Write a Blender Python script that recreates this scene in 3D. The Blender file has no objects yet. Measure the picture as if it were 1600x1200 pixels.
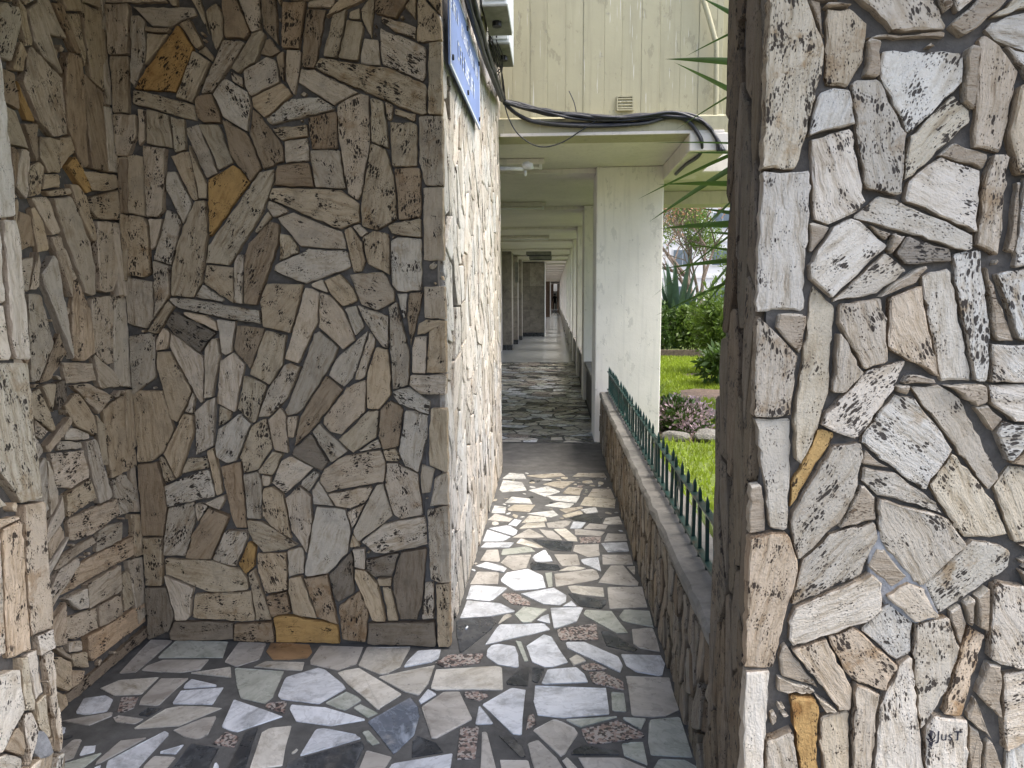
import bpy, bmesh, math, random
import numpy as np
from math import sin, cos, pi, radians, sqrt, atan2, atan
from mathutils import Vector, Matrix

# ------------------------------------------------------------------ camera, sky, sun, exposure
sc = bpy.context.scene
coll = sc.collection
FOC, ROLL, EYE = 1130.0, 0.005, 1.5
_vx, _vy = 867 - 800, 600 - 462
_nx = _vx*cos(ROLL) + _vy*sin(ROLL); _ny = -_vx*sin(ROLL) + _vy*cos(ROLL)
PITCH = atan(_ny/FOC); YAW = atan(_nx/FOC*cos(PITCH))
CAMROT = Matrix.Rotation(YAW, 3, 'Z') @ Matrix.Rotation(pi/2-PITCH, 3, 'X') @ Matrix.Rotation(-ROLL, 3, 'Z')
CAMPOS = Vector((0, 0, EYE))
cd = bpy.data.cameras.new('camera'); cam = bpy.data.objects.new('camera', cd); coll.objects.link(cam)
cd.sensor_width = 36; cd.lens = 36*FOC/1600; cd.clip_start = 0.05; cd.clip_end = 2000
cam.matrix_world = Matrix.Translation(CAMPOS) @ CAMROT.to_4x4()
sc.camera = cam
sc.render.resolution_x, sc.render.resolution_y = 1024, 768

SUN_EL, SUN_AZ = radians(66), radians(102)      # azimuth clockwise from +Y (north): from the right, behind the camera
w = bpy.data.worlds.new('World'); sc.world = w; w.use_nodes = True
nt = w.node_tree; bg = nt.nodes['Background']
sky = nt.nodes.new('ShaderNodeTexSky'); sky.sky_type = 'NISHITA'; sky.sun_disc = False
sky.sun_elevation = SUN_EL; sky.sun_rotation = SUN_AZ; sky.air_density = 0.7; sky.dust_density = 4.0; sky.ozone_density = 1.0
nt.links.new(sky.outputs[0], bg.inputs[0]); bg.inputs[1].default_value = 0.15
sd = bpy.data.lights.new('sun', 'SUN'); so = bpy.data.objects.new('sun', sd); coll.objects.link(so)
sd.energy = 1.1; sd.angle = radians(40); sd.color = (1, 0.98, 0.95)
sdir = Vector((sin(SUN_AZ)*cos(SUN_EL), cos(SUN_AZ)*cos(SUN_EL), sin(SUN_EL)))
so.rotation_euler = sdir.to_track_quat('Z', 'Y').to_euler(); so.location = (6, -6, 12)
vs = sc.view_settings; vs.view_transform = 'Standard'; vs.look = 'None'; vs.gamma = 1; vs.use_curve_mapping = False
vs.exposure = 1.8
cy = sc.cycles; cy.max_bounces = 6; cy.diffuse_bounces = 3; cy.glossy_bounces = 2; cy.transmission_bounces = 2; cy.transparent_max_bounces = 4; cy.caustics_reflective = False; cy.caustics_refractive = False

# ------------------------------------------------------------------ helpers
def ray(x, y): return CAMROT @ Vector(((x-800)/FOC, (600-y)/FOC, -1))
def onX(x, y, X): d = ray(x, y); return CAMPOS + d*(X/d.x)
def onY(x, y, Y): d = ray(x, y); return CAMPOS + d*(Y/d.y)
def onZ(x, y, Z=0.0): d = ray(x, y); return CAMPOS + d*((Z-EYE)/d.z)

def tag(o, label, cat, group=None):
    o['label'] = label; o['category'] = cat
    if group: o['group'] = group
    return o
def wloc(o):
    l = Vector(o.location)
    while o.parent: o = o.parent; l = l + Vector(o.location)
    return l
def obj(name, V, F, mat, parent=None, origin=(0, 0, 0), smooth=False, mats=None, midx=None):
    O = Vector(origin)
    me = bpy.data.meshes.new(name)
    if isinstance(V, np.ndarray): V = (V - np.array(O)).tolist()
    else: V = [(v[0]-O[0], v[1]-O[1], v[2]-O[2]) for v in V]
    me.from_pydata(V, [], F if isinstance(F, list) else F.tolist())
    for m in (mats or [mat]): me.materials.append(m)
    if midx is not None: me.polygons.foreach_set('material_index', midx)
    if smooth: me.polygons.foreach_set('use_smooth', [True]*len(me.polygons))
    me.update()
    o = bpy.data.objects.new(name, me); coll.objects.link(o)
    o.location = O - (wloc(parent) if parent else Vector((0, 0, 0)))
    if parent: o.parent = parent
    return o
def empty(name, loc):
    o = bpy.data.objects.new(name, None); coll.objects.link(o); o.location = loc; o.empty_display_size = .1; return o
class MB:
    def __init__(s): s.V = []; s.F = []
    def box(s, x0, x1, y0, y1, z0, z1, b=0.0):
        k = len(s.V)
        if b <= 0:
            s.V += [(x, y, z) for z in (z0, z1) for y in (y0, y1) for x in (x0, x1)]
            s.F += [[k+i for i in f] for f in ((0,2,3,1),(4,5,7,6),(0,1,5,4),(2,6,7,3),(0,4,6,2),(1,3,7,5))]
            return s
        bm = bmesh.new(); bmesh.ops.create_cube(bm, size=1)
        for v in bm.verts: v.co = Vector(((x0+x1)/2+v.co.x*(x1-x0), (y0+y1)/2+v.co.y*(y1-y0), (z0+z1)/2+v.co.z*(z1-z0)))
        bmesh.ops.bevel(bm, geom=bm.edges[:], offset=b, segments=1, affect='EDGES')
        bm.verts.index_update()
        s.V += [tuple(v.co) for v in bm.verts]; s.F += [[k+v.index for v in f.verts] for f in bm.faces]; bm.free(); return s
    def prism(s, poly, N, t):
        """poly: CCW list of 3D points seen from N side, extruded by t along N"""
        k = len(s.V); n = len(poly); N = Vector(N)
        s.V += [tuple(Vector(p)) for p in poly] + [tuple(Vector(p)+N*t) for p in poly]
        s.F += [[k+n-1-i for i in range(n)], [k+n+i for i in range(n)]] + [[k+i, k+(i+1) % n, k+n+(i+1) % n, k+n+i] for i in range(n)]
        return s
    def tube(s, pts, r, n=6, cap=True):
        pts = [Vector(p) for p in pts]; k = len(s.V); m = len(pts)
        rs = r if isinstance(r, (list, tuple)) else [r]*m
        up = None
        for i, p in enumerate(pts):
            d = (pts[min(i+1, m-1)] - pts[max(i-1, 0)])
            d = d.normalized() if d.length > 1e-9 else Vector((0, 0, 1))
            if up is None: up = d.orthogonal().normalized()
            a = (up - d*up.dot(d)); a = a.normalized() if a.length > 1e-6 else d.orthogonal().normalized()
            up = a; b = d.cross(a)
            for j in range(n):
                t = 2*pi*j/n; s.V.append(tuple(p + (a*cos(t)+b*sin(t))*rs[i]))
        for i in range(m-1):
            for j in range(n):
                s.F.append([k+i*n+j, k+i*n+(j+1) % n, k+(i+1)*n+(j+1) % n, k+(i+1)*n+j])
        if cap: s.F += [[k+j for j in range(n)][::-1], [k+(m-1)*n+j for j in range(n)]]
        return s
    def build(s, name, mat, parent=None, origin=(0, 0, 0), smooth=False): return obj(name, s.V, s.F, mat, parent, origin, smooth)
def box(name, x0, x1, y0, y1, z0, z1, mat, parent=None, b=0.0, origin=None):
    return MB().box(x0, x1, y0, y1, z0, z1, b).build(name, mat, parent, origin or ((x0+x1)/2, (y0+y1)/2, z0))
def spline(pts, sub=6):
    P = [Vector(p) for p in pts]; out = []
    for i in range(len(P)-1):
        p0, p1, p2, p3 = P[max(i-1, 0)], P[i], P[i+1], P[min(i+2, len(P)-1)]
        for j in range(sub):
            t = j/sub; t2, t3 = t*t, t*t*t
            out.append(0.5*((2*p1)+(p2-p0)*t+(2*p0-5*p1+4*p2-p3)*t2+(3*p1-p0-3*p2+p3)*t3))
    return out + [P[-1]]

# ------------------------------------------------------------------ materials
class NG:
    def __init__(s, name):
        s.m = bpy.data.materials.new(name); s.m.use_nodes = True; s.t = s.m.node_tree; s.b = s.t.nodes['Principled BSDF']
    def n(s, ty, **kw):
        x = s.t.nodes.new('ShaderNode'+ty)
        for k, v in kw.items():
            if k.startswith('_'): setattr(x, k[1:], v)
            else:
                key = k.replace('__', ' ')
                inp = x.inputs[int(key[1:])] if key[0] == 'i' and key[1:].isdigit() else x.inputs[key]
                if isinstance(v, bpy.types.NodeSocket): s.t.links.new(v, inp)
                else: inp.default_value = v
        return x
    def ramp(s, fac, stops, interp='LINEAR'):
        r = s.n('ValToRGB'); s.t.links.new(fac, r.inputs[0]); e = r.color_ramp.elements; r.color_ramp.interpolation = interp
        while len(e) < len(stops): e.new(.5)
        for el, (p, c) in zip(e, stops):
            el.position = p; el.color = (c, c, c, 1) if isinstance(c, (int, float)) else (*c, 1)
        return r.outputs[0]
    def math(s, op, a, b=0.0): return s.n('Math', _operation=op, i0=a, i1=b).outputs[0]
    def mix(s, fac, a, b, mode='MIX'):
        x = s.t.nodes.new('ShaderNodeMix'); x.data_type = 'RGBA'; x.blend_type = mode
        for i, v in ((0, fac), (6, a), (7, b)):
            if isinstance(v, bpy.types.NodeSocket): s.t.links.new(v, x.inputs[i])
            else: x.inputs[i].default_value = v if i == 0 or len(v) == 4 else (*v, 1)
        return x.outputs[2]
    def out(s, **kw):
        for k, v in kw.items():
            inp = s.b.inputs[k.replace('__', ' ')]
            if isinstance(v, bpy.types.NodeSocket): s.t.links.new(v, inp)
            else: inp.default_value = v if not (isinstance(v, tuple) and len(v) == 3) else (*v, 1)
        return s.m
    def coords(s, scale=(1, 1, 1), rnd=True, src='Object'):
        tc = s.n('TexCoord').outputs[src]
        if rnd:
            oi = s.n('ObjectInfo'); r = s.math('MULTIPLY', oi.outputs['Random'], 37.0)
            tc = s.n('VectorMath', _operation='ADD', i0=tc, i1=s.n('CombineXYZ', i0=r, i1=r, i2=r).outputs[0]).outputs[0]
        return tc
    def scale(s, v, sc_): return s.n('VectorMath', _operation='MULTIPLY', i0=v, i1=sc_).outputs[0]
    def noise(s, v, scale, detail=4, rough=.55): return s.n('TexNoise', Vector=v, Scale=scale, Detail=detail, Roughness=rough).outputs['Fac']
    def bump(s, h, strength, dist): return s.n('Bump', Height=h, Strength=strength, Distance=dist).outputs[0]

def travertine(name, dirt=0.25, gloss=0.8, rustk=.7, sidek=.5, warm=(1, 1, 1)):
    g = NG(name); v = g.coords(); raw = g.n('TexCoord'); oi = g.n('ObjectInfo')
    rnd = oi.outputs['Random']; r2 = g.math('FRACT', g.math('MULTIPLY', rnd, 91.7)); r3 = g.math('FRACT', g.math('MULTIPLY', rnd, 377.1))
    warp = g.n('TexNoise', Vector=v, Scale=9.0, Detail=2.0)
    wv = g.n('VectorMath', _operation='SCALE', i0=g.n('VectorMath', _operation='SUBTRACT', i0=warp.outputs['Color'], i1=(.5, .5, .5)).outputs[0], Scale=.035).outputs[0]
    v2 = g.n('VectorMath', _operation='ADD', i0=v, i1=wv).outputs[0]
    band = g.noise(g.scale(v2, (7, 60, 60)), 1.0, 4, .7)
    patch = g.n('TexNoise', Vector=v2, Scale=11.0, Detail=5.0, Roughness=.65)
    pr, pg = (lambda q: (q.outputs[0], q.outputs[1]))(g.n('SeparateXYZ', i0=patch.outputs['Color']))
    # some stones are banded, others mottled and porous
    tone = g.n('Mix', _data_type='FLOAT', i0=g.ramp(r2, [(.2, .4), (.7, .95)]), i2=pg, i3=band).outputs[0]
    col = g.ramp(tone, [(.26, (.33, .27, .20)), (.40, (.56, .51, .43)), (.50, (.72, .685, .62)), (.72, (.82, .80, .76))])
    rust = g.math('MULTIPLY', g.ramp(pr, [(.55, 0.0), (.66, 1.0)]), g.ramp(r3, [(.35, .1), (.9, 1.0)]))
    col = g.mix(g.math('MULTIPLY', rust, rustk), col, (.37, .25, .12))
    col = g.mix(g.math('MULTIPLY', g.ramp(pg, [(.50, 0.0), (.66, 1.0)]), dirt), col, (.26, .235, .20))
    pm = g.math('ADD', g.noise(v, 21.0, 1, .5), g.math('SUBTRACT', g.math('MULTIPLY', r3, .16), .08))
    vor = g.n('TexVoronoi', Vector=g.scale(v2, (46, 120, 120)), Scale=1.0).outputs['Distance']
    pit = g.ramp(g.math('SUBTRACT', g.ramp(pm, [(.47, 0.0), (.72, .48)]), vor), [(.0, 0.0), (.04, 1.0)])
    vor2 = g.n('TexVoronoi', Vector=g.scale(v2, (110, 230, 230)), Scale=1.0).outputs['Distance']
    pit2 = g.ramp(g.math('SUBTRACT', g.ramp(pm, [(.36, .08), (.68, .40)]), vor2), [(.0, 0.0), (.08, 1.0)])
    pits = g.math('MAXIMUM', pit, g.math('MULTIPLY', pit2, .75))
    col = g.mix(g.math('MULTIPLY', pits, .95), col, (.038, .029, .022))
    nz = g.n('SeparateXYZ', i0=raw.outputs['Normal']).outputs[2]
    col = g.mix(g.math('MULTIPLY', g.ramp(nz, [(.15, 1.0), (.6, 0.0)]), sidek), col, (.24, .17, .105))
    col = g.mix(1.0, col, oi.outputs['Color'], 'MULTIPLY')
    col = g.mix(1.0, col, warm, 'MULTIPLY')
    h = g.math('SUBTRACT', g.math('ADD', g.math('MULTIPLY', tone, 1.3), g.math('MULTIPLY', g.noise(v, 160.0, 2, .6), .35)), g.math('MULTIPLY', pits, 1.0))
    return g.out(Base__Color=col, Roughness=gloss, Normal=g.bump(h, 1.0, .010))
def mortar(name, c, sc_=30.0):
    g = NG(name); v = g.coords(rnd=False)
    n = g.noise(v, sc_, 5, .65); n2 = g.noise(v, 3.0, 3)
    col = g.mix(g.ramp(n, [(.3, 0.0), (.7, 1.0)]), tuple(x*.65 for x in c), tuple(x*1.35 for x in c))
    col = g.mix(g.ramp(n2, [(.4, 0.0), (.7, .5)]), col, tuple(x*.55 for x in c))
    return g.out(Base__Color=col, Roughness=.95, Normal=g.bump(n, .8, .01))
def marble(name, c0, c1, c2, rough=.3, vein=6.0):
    g = NG(name); v = g.coords()
    wp = g.n('TexNoise', Vector=v, Scale=5.0, Detail=4.0)
    v2 = g.n('VectorMath', _operation='ADD', i0=g.scale(v, (1, 2.4, 1)), i1=g.n('VectorMath', _operation='SCALE', i0=wp.outputs['Color'], Scale=.35).outputs[0]).outputs[0]
    n = g.noise(v2, vein, 6, .6)
    col = g.ramp(n, [(.32, c2), (.45, c1), (.58, c0), (.8, c0)])
    ve = g.ramp(g.math('ABSOLUTE', g.math('SUBTRACT', g.noise(v2, vein*1.3, 4, .5), .5)), [(0.0, 1.0), (.03, 0.0)])
    col = g.mix(g.math('MULTIPLY', ve, .45), col, c2)
    dirt = g.ramp(g.noise(v, 9.0, 5, .7), [(.52, 0.0), (.75, 1.0)])
    col = g.mix(g.math('MULTIPLY', dirt, .55), col, (.17, .16, .14))
    sp = g.n('TexVoronoi', Vector=v, Scale=16.0).outputs['Distance']
    spot = g.ramp(sp, [(.05, 1.0), (.10, 0.0)])
    col = g.mix(g.math('MULTIPLY', g.math('MULTIPLY', spot, g.ramp(g.noise(v, 4.0, 1), [(.55, 0.0), (.6, 1.0)])), .7), col, (.08, .08, .08))
    col = g.mix(1.0, col, g.n('ObjectInfo').outputs['Color'], 'MULTIPLY')
    r = g.ramp(g.noise(v, 12.0, 4, .6), [(.3, rough-.1), (.75, rough+.22)])
    return g.out(Base__Color=col, Roughness=r, Normal=g.bump(g.noise(v, 40.0, 4), .25, .002))
def granite(name):
    g = NG(name); v = g.coords()
    vo = g.n('TexVoronoi', Vector=v, Scale=110.0)
    f = g.n('SeparateXYZ', i0=vo.outputs['Color']).outputs[0]
    col = g.ramp(f, [(.0, (.05, .045, .045)), (.3, (.06, .05, .05)), (.34, (.25, .18, .155)), (.6, (.31, .24, .21)), (.64, (.36, .33, .30)), (1, (.40, .37, .34))], 'LINEAR')
    return g.out(Base__Color=col, Roughness=.4)
def plain(name, c, rough=.6, var=.25, scale=8.0, bump=.2, dist=.003, metal=0.0, spec=None, dirt=None, dirtscale=3.0):
    g = NG(name); v = g.coords(rnd=False)
    n = g.noise(v, scale, 5, .6)
    col = g.mix(g.ramp(n, [(.3, 0.0), (.7, 1.0)]), tuple(x*(1-var) for x in c), tuple(min(1, x*(1+var)) for x in c))
    if dirt:
        col = g.mix(g.ramp(g.noise(v, dirtscale, 6, .7), [(.50, 0.0), (.72, .8)]), col, dirt)
    kw = dict(Base__Color=col, Roughness=rough, Metallic=metal)
    if bump: kw['Normal'] = g.bump(g.noise(v, scale*6, 4), bump, dist)
    return g.out(**kw)
def paint(name, c, crack=.5):
    """old masonry paint with peeling and stains"""
    g = NG(name); v = g.coords(rnd=True, src='Object')
    big = g.noise(v, 1.6, 5, .6); streak = g.noise(g.scale(v, (22, 22, 1.2)), 1.0, 4, .6); fine = g.noise(v, 26.0, 5, .65)
    col = g.mix(g.ramp(big, [(.35, 0.0), (.7, 1.0)]), tuple(x*.86 for x in c), c)
    col = g.mix(g.math('MULTIPLY', g.ramp(streak, [(.52, 0.0), (.75, 1.0)]), .35), col, tuple(x*.55 for x in c))
    peel = g.ramp(g.noise(g.scale(v, (3, 3, 1.4)), 3.2, 8, .72), [(.58, 0.0), (.61, 1.0)])
    col = g.mix(g.math('MULTIPLY', peel, crack), col, tuple(x*.72 for x in c))
    scr = g.ramp(g.noise(g.scale(v, (60, 60, 2.2)), 1.0, 3, .6), [(.66, 0.0), (.70, 1.0)])
    col = g.mix(g.math('MULTIPLY', scr, crack*.8), col, (.66, .65, .58))
    spot = g.ramp(g.noise(v, 13.0, 6, .75), [(.62, 0.0), (.72, 1.0)])
    col = g.mix(g.math('MULTIPLY', spot, crack*.8), col, (.20, .20, .17))
    h = g.math('SUBTRACT', fine, g.math('MULTIPLY', peel, .8))
    return g.out(Base__Color=col, Roughness=.75, Normal=g.bump(h, .35, .006))
def leafmat(name, c, trans=.35, var=.5):
    g = NG(name); v = g.coords(rnd=True)
    n = g.noise(v, 5.0, 3, .6); n2 = g.noise(v, 60.0, 1)
    col = g.mix(g.ramp(n, [(.3, 0.0), (.7, 1.0)]), tuple(x*(1-var) for x in c), tuple(x*(1+var) for x in c))
    col = g.mix(g.math('MULTIPLY', n2, .5), col, (c[0]*1.5, c[1]*1.1, c[2]*.6))
    m = g.out(Base__Color=col, Roughness=.5)
    tr = g.n('BsdfTranslucent', Color=col); mx = g.n('MixShader', i0=trans, i1=g.b.outputs[0], i2=tr.outputs[0])
    g.t.links.new(mx.outputs[0], g.t.nodes['Material Output'].inputs[0]); return m

M = {}
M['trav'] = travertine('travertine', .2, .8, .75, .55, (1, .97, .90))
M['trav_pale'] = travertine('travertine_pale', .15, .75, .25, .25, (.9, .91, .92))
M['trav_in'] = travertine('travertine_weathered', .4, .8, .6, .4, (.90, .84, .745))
M['mortar'] = mortar('wall_mortar', (.13, .118, .10))
M['grout'] = mortar('floor_grout', (.105, .105, .10), 14.0)
M['patch'] = mortar('cement_patch', (.34, .34, .33))
M['concrete'] = mortar('old_concrete', (.12, .115, .105), 9.0)
M['cap'] = mortar('weathered_cap', (.21, .20, .175), 12.0)
M['white'] = marble('white_marble', (.70, .73, .76), (.60, .63, .66), (.34, .36, .38), .24)
M['cream'] = marble('cream_marble', (.60, .58, .52), (.52, .50, .44), (.34, .31, .25), .26)
M['beige'] = marble('beige_marble', (.48, .46, .42), (.42, .40, .36), (.28, .26, .23), .28, 4.0)
M['green'] = marble('green_marble', (.47, .49, .44), (.41, .43, .38), (.25, .28, .23), .26)
M['slate'] = marble('black_marble', (.040, .045, .052), (.035, .04, .045), (.10, .11, .12), .26)
M['granite'] = granite('pink_granite')
M['terrazzo'] = plain('polished_terrazzo', (.50, .52, .50), .16, .08, 40.0, .03)
M['facade'] = paint('facade_paint', (.42, .39, .25), .85)
M['soffit'] = paint('soffit_paint', (.73, .68, .60), .3)
M['colpaint'] = paint('column_paint', (.84, .80, .71), .7)
M['pvc'] = plain('white_pvc', (.7, .7, .67), .4, .1, 20, .05)
M['metalbox'] = plain('painted_metal', (.62, .66, .66), .45, .1, 6, .05, dirt=(.35, .36, .33), dirtscale=5)
M['boxunder'] = plain('bare_metal', (.22, .22, .19), .7, .3, 10, .1)
M['cable'] = plain('black_cable', (.011, .012, .015), .45, .3, 30, .1)
M['cable_dusty'] = plain('dusty_cable', (.05, .05, .05), .7, .5, 25, .2)
M['fence'] = plain('green_paint', (.009, .040, .034), .4, .35, 9, .3, dirt=(.075, .045, .022), dirtscale=22)
M['sign'] = plain('blue_sign', (.22, .32, .62), .35, .12, 5, .02)
M['signwhite'] = plain('sign_white', (.75, .80, .85), .4, .05, 5, 0)
M['dark'] = plain('dark_metal', (.015, .015, .015), .5, .2, 10, 0)
M['ink'] = plain('ink', (.02, .02, .03), .7, .1, 10, 0)
M['marblepanel'] = marble('wall_marble', (.36, .32, .27), (.28, .25, .21), (.16, .14, .12), .35, 3.0)
M['brown'] = plain('brown_cladding', (.12, .075, .045), .6, .3, 6, .1)
M['lamp'] = plain('lamp_tube', (.7, .7, .68), .3, .05, 5, 0)
M['soil'] = plain('garden_soil', (.16, .115, .085), .95, .4, 14, 1.0, .02)
M['lawn'] = plain('lawn_ground', (.15, .20, .035), .95, .4, 20, 1.0, .02)
M['rock'] = plain('grey_rock', (.20, .19, .165), .9, .35, 9, .8, .02, dirt=(.14, .13, .10))
M['ground'] = plain('ground_paving', (.20, .195, .18), .9, .2, 3, .3)
M['grass'] = leafmat('grass_blades', (.26, .37, .04), .45, .4)
M['leaf'] = leafmat('shrub_leaves', (.055, .11, .022), .35)
M['leaf_light'] = leafmat('light_leaves', (.11, .19, .035), .4)
M['leaf_yucca'] = leafmat('yucca_leaf', (.045, .095, .022), .25, .35)
M['leaf_blue'] = leafmat('bluegreen_leaf', (.05, .10, .075), .2, .4)
M['leaf_var'] = leafmat('variegated_leaf', (.22, .30, .12), .35, .4)
M['petal'] = leafmat('pink_petals', (.44, .36, .42), .3, .45)
M['leaf_dry'] = leafmat('dry_leaves', (.30, .18, .11), .3, .4)
M['bark'] = plain('bark', (.13, .10, .075), .95, .4, 12, .8, .02)
M['bwall'] = plain('far_wall', (.72, .71, .68), .8, .06, 2, 0)
M['glass'] = plain('far_glass', (.12, .15, .17), .15, .1, 2, 0)
M['skin'] = plain('skin', (.42, .26, .19), .6, .1, 8, 0)
M['cloth_dark'] = plain('dark_clothing', (.014, .014, .017), .9, .3, 12, .1)
M['shoe'] = plain('white_shoes', (.7, .7, .7), .6, .05, 8, 0)

TINT = dict(w=(1, .985, .95), t=(.86, .79, .66), b=(.62, .53, .42), o=(.82, .56, .24), g=(.82, .78, .71), d=(.42, .39, .35), r=(.92, .80, .66), x=(.94, .90, .83))
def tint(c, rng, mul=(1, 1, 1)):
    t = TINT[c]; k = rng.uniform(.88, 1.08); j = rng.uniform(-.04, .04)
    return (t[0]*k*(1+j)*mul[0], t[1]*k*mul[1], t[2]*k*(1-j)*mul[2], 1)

# ------------------------------------------------------------------ 2D polygon tools for stonework
def hull(P):
    P = sorted(set((round(p[0], 5), round(p[1], 5)) for p in P))
    def half(pts):
        h = []
        for p in pts:
            while len(h) > 1 and (h[-1][0]-h[-2][0])*(p[1]-h[-2][1]) - (h[-1][1]-h[-2][1])*(p[0]-h[-2][0]) <= 0: h.pop()
            h.append(p)
        return h
    a, b = half(P), half(P[::-1]); return a[:-1] + b[:-1]
def clip(P, n, c):
    """keep points with n.p <= c"""
    out = []; m = len(P)
    for i in range(m):
        a, b = P[i], P[(i+1) % m]; da = n[0]*a[0]+n[1]*a[1]-c; db = n[0]*b[0]+n[1]*b[1]-c
        if da <= 0: out.append(a)
        if (da < 0 < db) or (db < 0 < da):
            t = da/(da-db); out.append((a[0]+(b[0]-a[0])*t, a[1]+(b[1]-a[1])*t))
    return out
def area(P): return .5*sum(P[i][0]*P[(i+1) % len(P)][1]-P[(i+1) % len(P)][0]*P[i][1] for i in range(len(P)))
def cen(P):
    A = area(P)
    if abs(A) < 1e-9: return (sum(p[0] for p in P)/len(P), sum(p[1] for p in P)/len(P))
    x = y = 0
    for i in range(len(P)):
        a, b = P[i], P[(i+1) % len(P)]; k = a[0]*b[1]-b[0]*a[1]; x += (a[0]+b[0])*k; y += (a[1]+b[1])*k
    return (x/(6*A), y/(6*A))
def inset(P, d):
    """offset a convex CCW polygon inward by d (negative grows)"""
    n = len(P); Q = []
    L = []
    for i in range(n):
        a, b = P[i], P[(i+1) % n]; ex, ey = b[0]-a[0], b[1]-a[1]; l = sqrt(ex*ex+ey*ey) or 1e-9
        nx, ny = ey/l, -ex/l; L.append((nx, ny, nx*a[0]+ny*a[1]-d))
    if d >= 0:
        Q = P
        for nx, ny, c in L:
            Q = clip(Q, (nx, ny), c)
            if len(Q) < 3: return []
        return Q
    x = [p[0] for p in P]; y = [p[1] for p in P]; g = -d*1.5
    Q = [(min(x)-g, min(y)-g), (max(x)+g, min(y)-g), (max(x)+g, max(y)+g), (min(x)-g, max(y)+g)]
    for nx, ny, c in L: Q = clip(Q, (nx, ny), c)
    return Q
def sat(P, Q):
    """least-penetration axis between two convex CCW polygons: (depth, axis pointing from P to Q, offset of P's face)"""
    best = None
    for A, sgn in ((P, 1), (Q, -1)):
        B = Q if sgn == 1 else P
        for i in range(len(A)):
            a, b = A[i], A[(i+1) % len(A)]; ex, ey = b[0]-a[0], b[1]-a[1]; l = sqrt(ex*ex+ey*ey)
            if l < 1e-6: continue
            nx, ny = ey/l, -ex/l; ca = nx*a[0]+ny*a[1]; cb = min(nx*q[0]+ny*q[1] for q in B)
            dep = ca-cb
            if best is None or dep < best[0]:
                best = (dep, (nx*sgn, ny*sgn), (ca-dep/2)*sgn)
    return best
def bbox(P): return (min(p[0] for p in P), min(p[1] for p in P), max(p[0] for p in P), max(p[1] for p in P))
def settle(polys, grow, gap, rect):
    """grow traced outlines and part neighbours with an even joint"""
    polys = [[hull(p), d] for p, d in polys]
    orig = [p[0] for p in polys]
    for p in polys:
        q = inset(p[0], -grow); x0, y0, x1, y1 = rect
        for n, c in (((1, 0), x1), ((-1, 0), -x0), ((0, 1), y1), ((0, -1), -y0)): q = clip(q, n, c)
        p[0] = q
    bb = [bbox(p[0]) if len(p[0]) > 2 else (0, 0, 0, 0) for p in polys]
    for i in range(len(polys)):
        for j in range(i+1, len(polys)):
            a, b = bb[i], bb[j]
            if a[0] > b[2]+gap or b[0] > a[2]+gap or a[1] > b[3]+gap or b[1] > a[3]+gap: continue
            if len(orig[i]) < 3 or len(orig[j]) < 3: continue
            s0 = sat(orig[i], orig[j])
            s = s0
            n, c = s[1], s[2]
            P, Q = polys[i][0], polys[j][0]
            if len(P) > 2: polys[i][0] = clip(P, n, c-gap/2)
            if len(Q) > 2: polys[j][0] = clip(Q, (-n[0], -n[1]), -c-gap/2)
    return [p for p in polys if len(p[0]) > 2 and area(p[0]) > 2e-4]
def snap(polys, ax, edge, dist):
    """stretch the stones that end just short of a wall edge so that they reach it"""
    for q in polys:
        P = q[0]; v = [p[ax] for p in P]; far = min(v) if abs(min(v)-edge) < abs(max(v)-edge) else max(v)
        if .001 < abs(far-edge) < dist:
            wd = max(v)-min(v)
            q[0] = hull([tuple(edge if (k == ax and abs(p[ax]-far) < .3*wd) else p[k] for k in (0, 1)) for p in P])
    return polys
def chips(polys, rect, gap, rng, tries=2500, big=.11, small=.016, keep=None, ang=None, ratio=(.35, .8)):
    """fill the gaps left between larger stones with slivers"""
    P = [p[0] for p in polys]; B = [bbox(p) for p in P]; out = []
    for k in range(tries):
        f = 1-k/tries; L = small+(big-small)*f*f*rng.uniform(.6, 1); W = L*rng.uniform(*ratio); a = rng.uniform(0, pi) if ang is None else rng.gauss(ang, .03)
        x, y = rng.uniform(rect[0], rect[2]), rng.uniform(rect[1], rect[3])
        if keep and not keep(x, y): continue
        q = []
        for s in range(6):
            t = 2*pi*(s+rng.uniform(-.25, .25))/6; u, v_ = L/2*cos(t)*1.1, W/2*sin(t)*1.1
            q.append((x+u*cos(a)-v_*sin(a), y+u*sin(a)+v_*cos(a)))
        q = hull(q); b = bbox(q)
        if b[0] < rect[0] or b[1] < rect[1] or b[2] > rect[2] or b[3] > rect[3]: continue
        ok = True
        for p, c in zip(P, B):
            if b[0] > c[2]+gap or c[0] > b[2]+gap or b[1] > c[3]+gap or c[1] > b[3]+gap: continue
            if sat(p, q)[0] > -gap*.6: ok = False; break
        if ok: P.append(q); B.append(b); out.append([q, 'x' if rng.random() < .6 else 't'])
    return out
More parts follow.
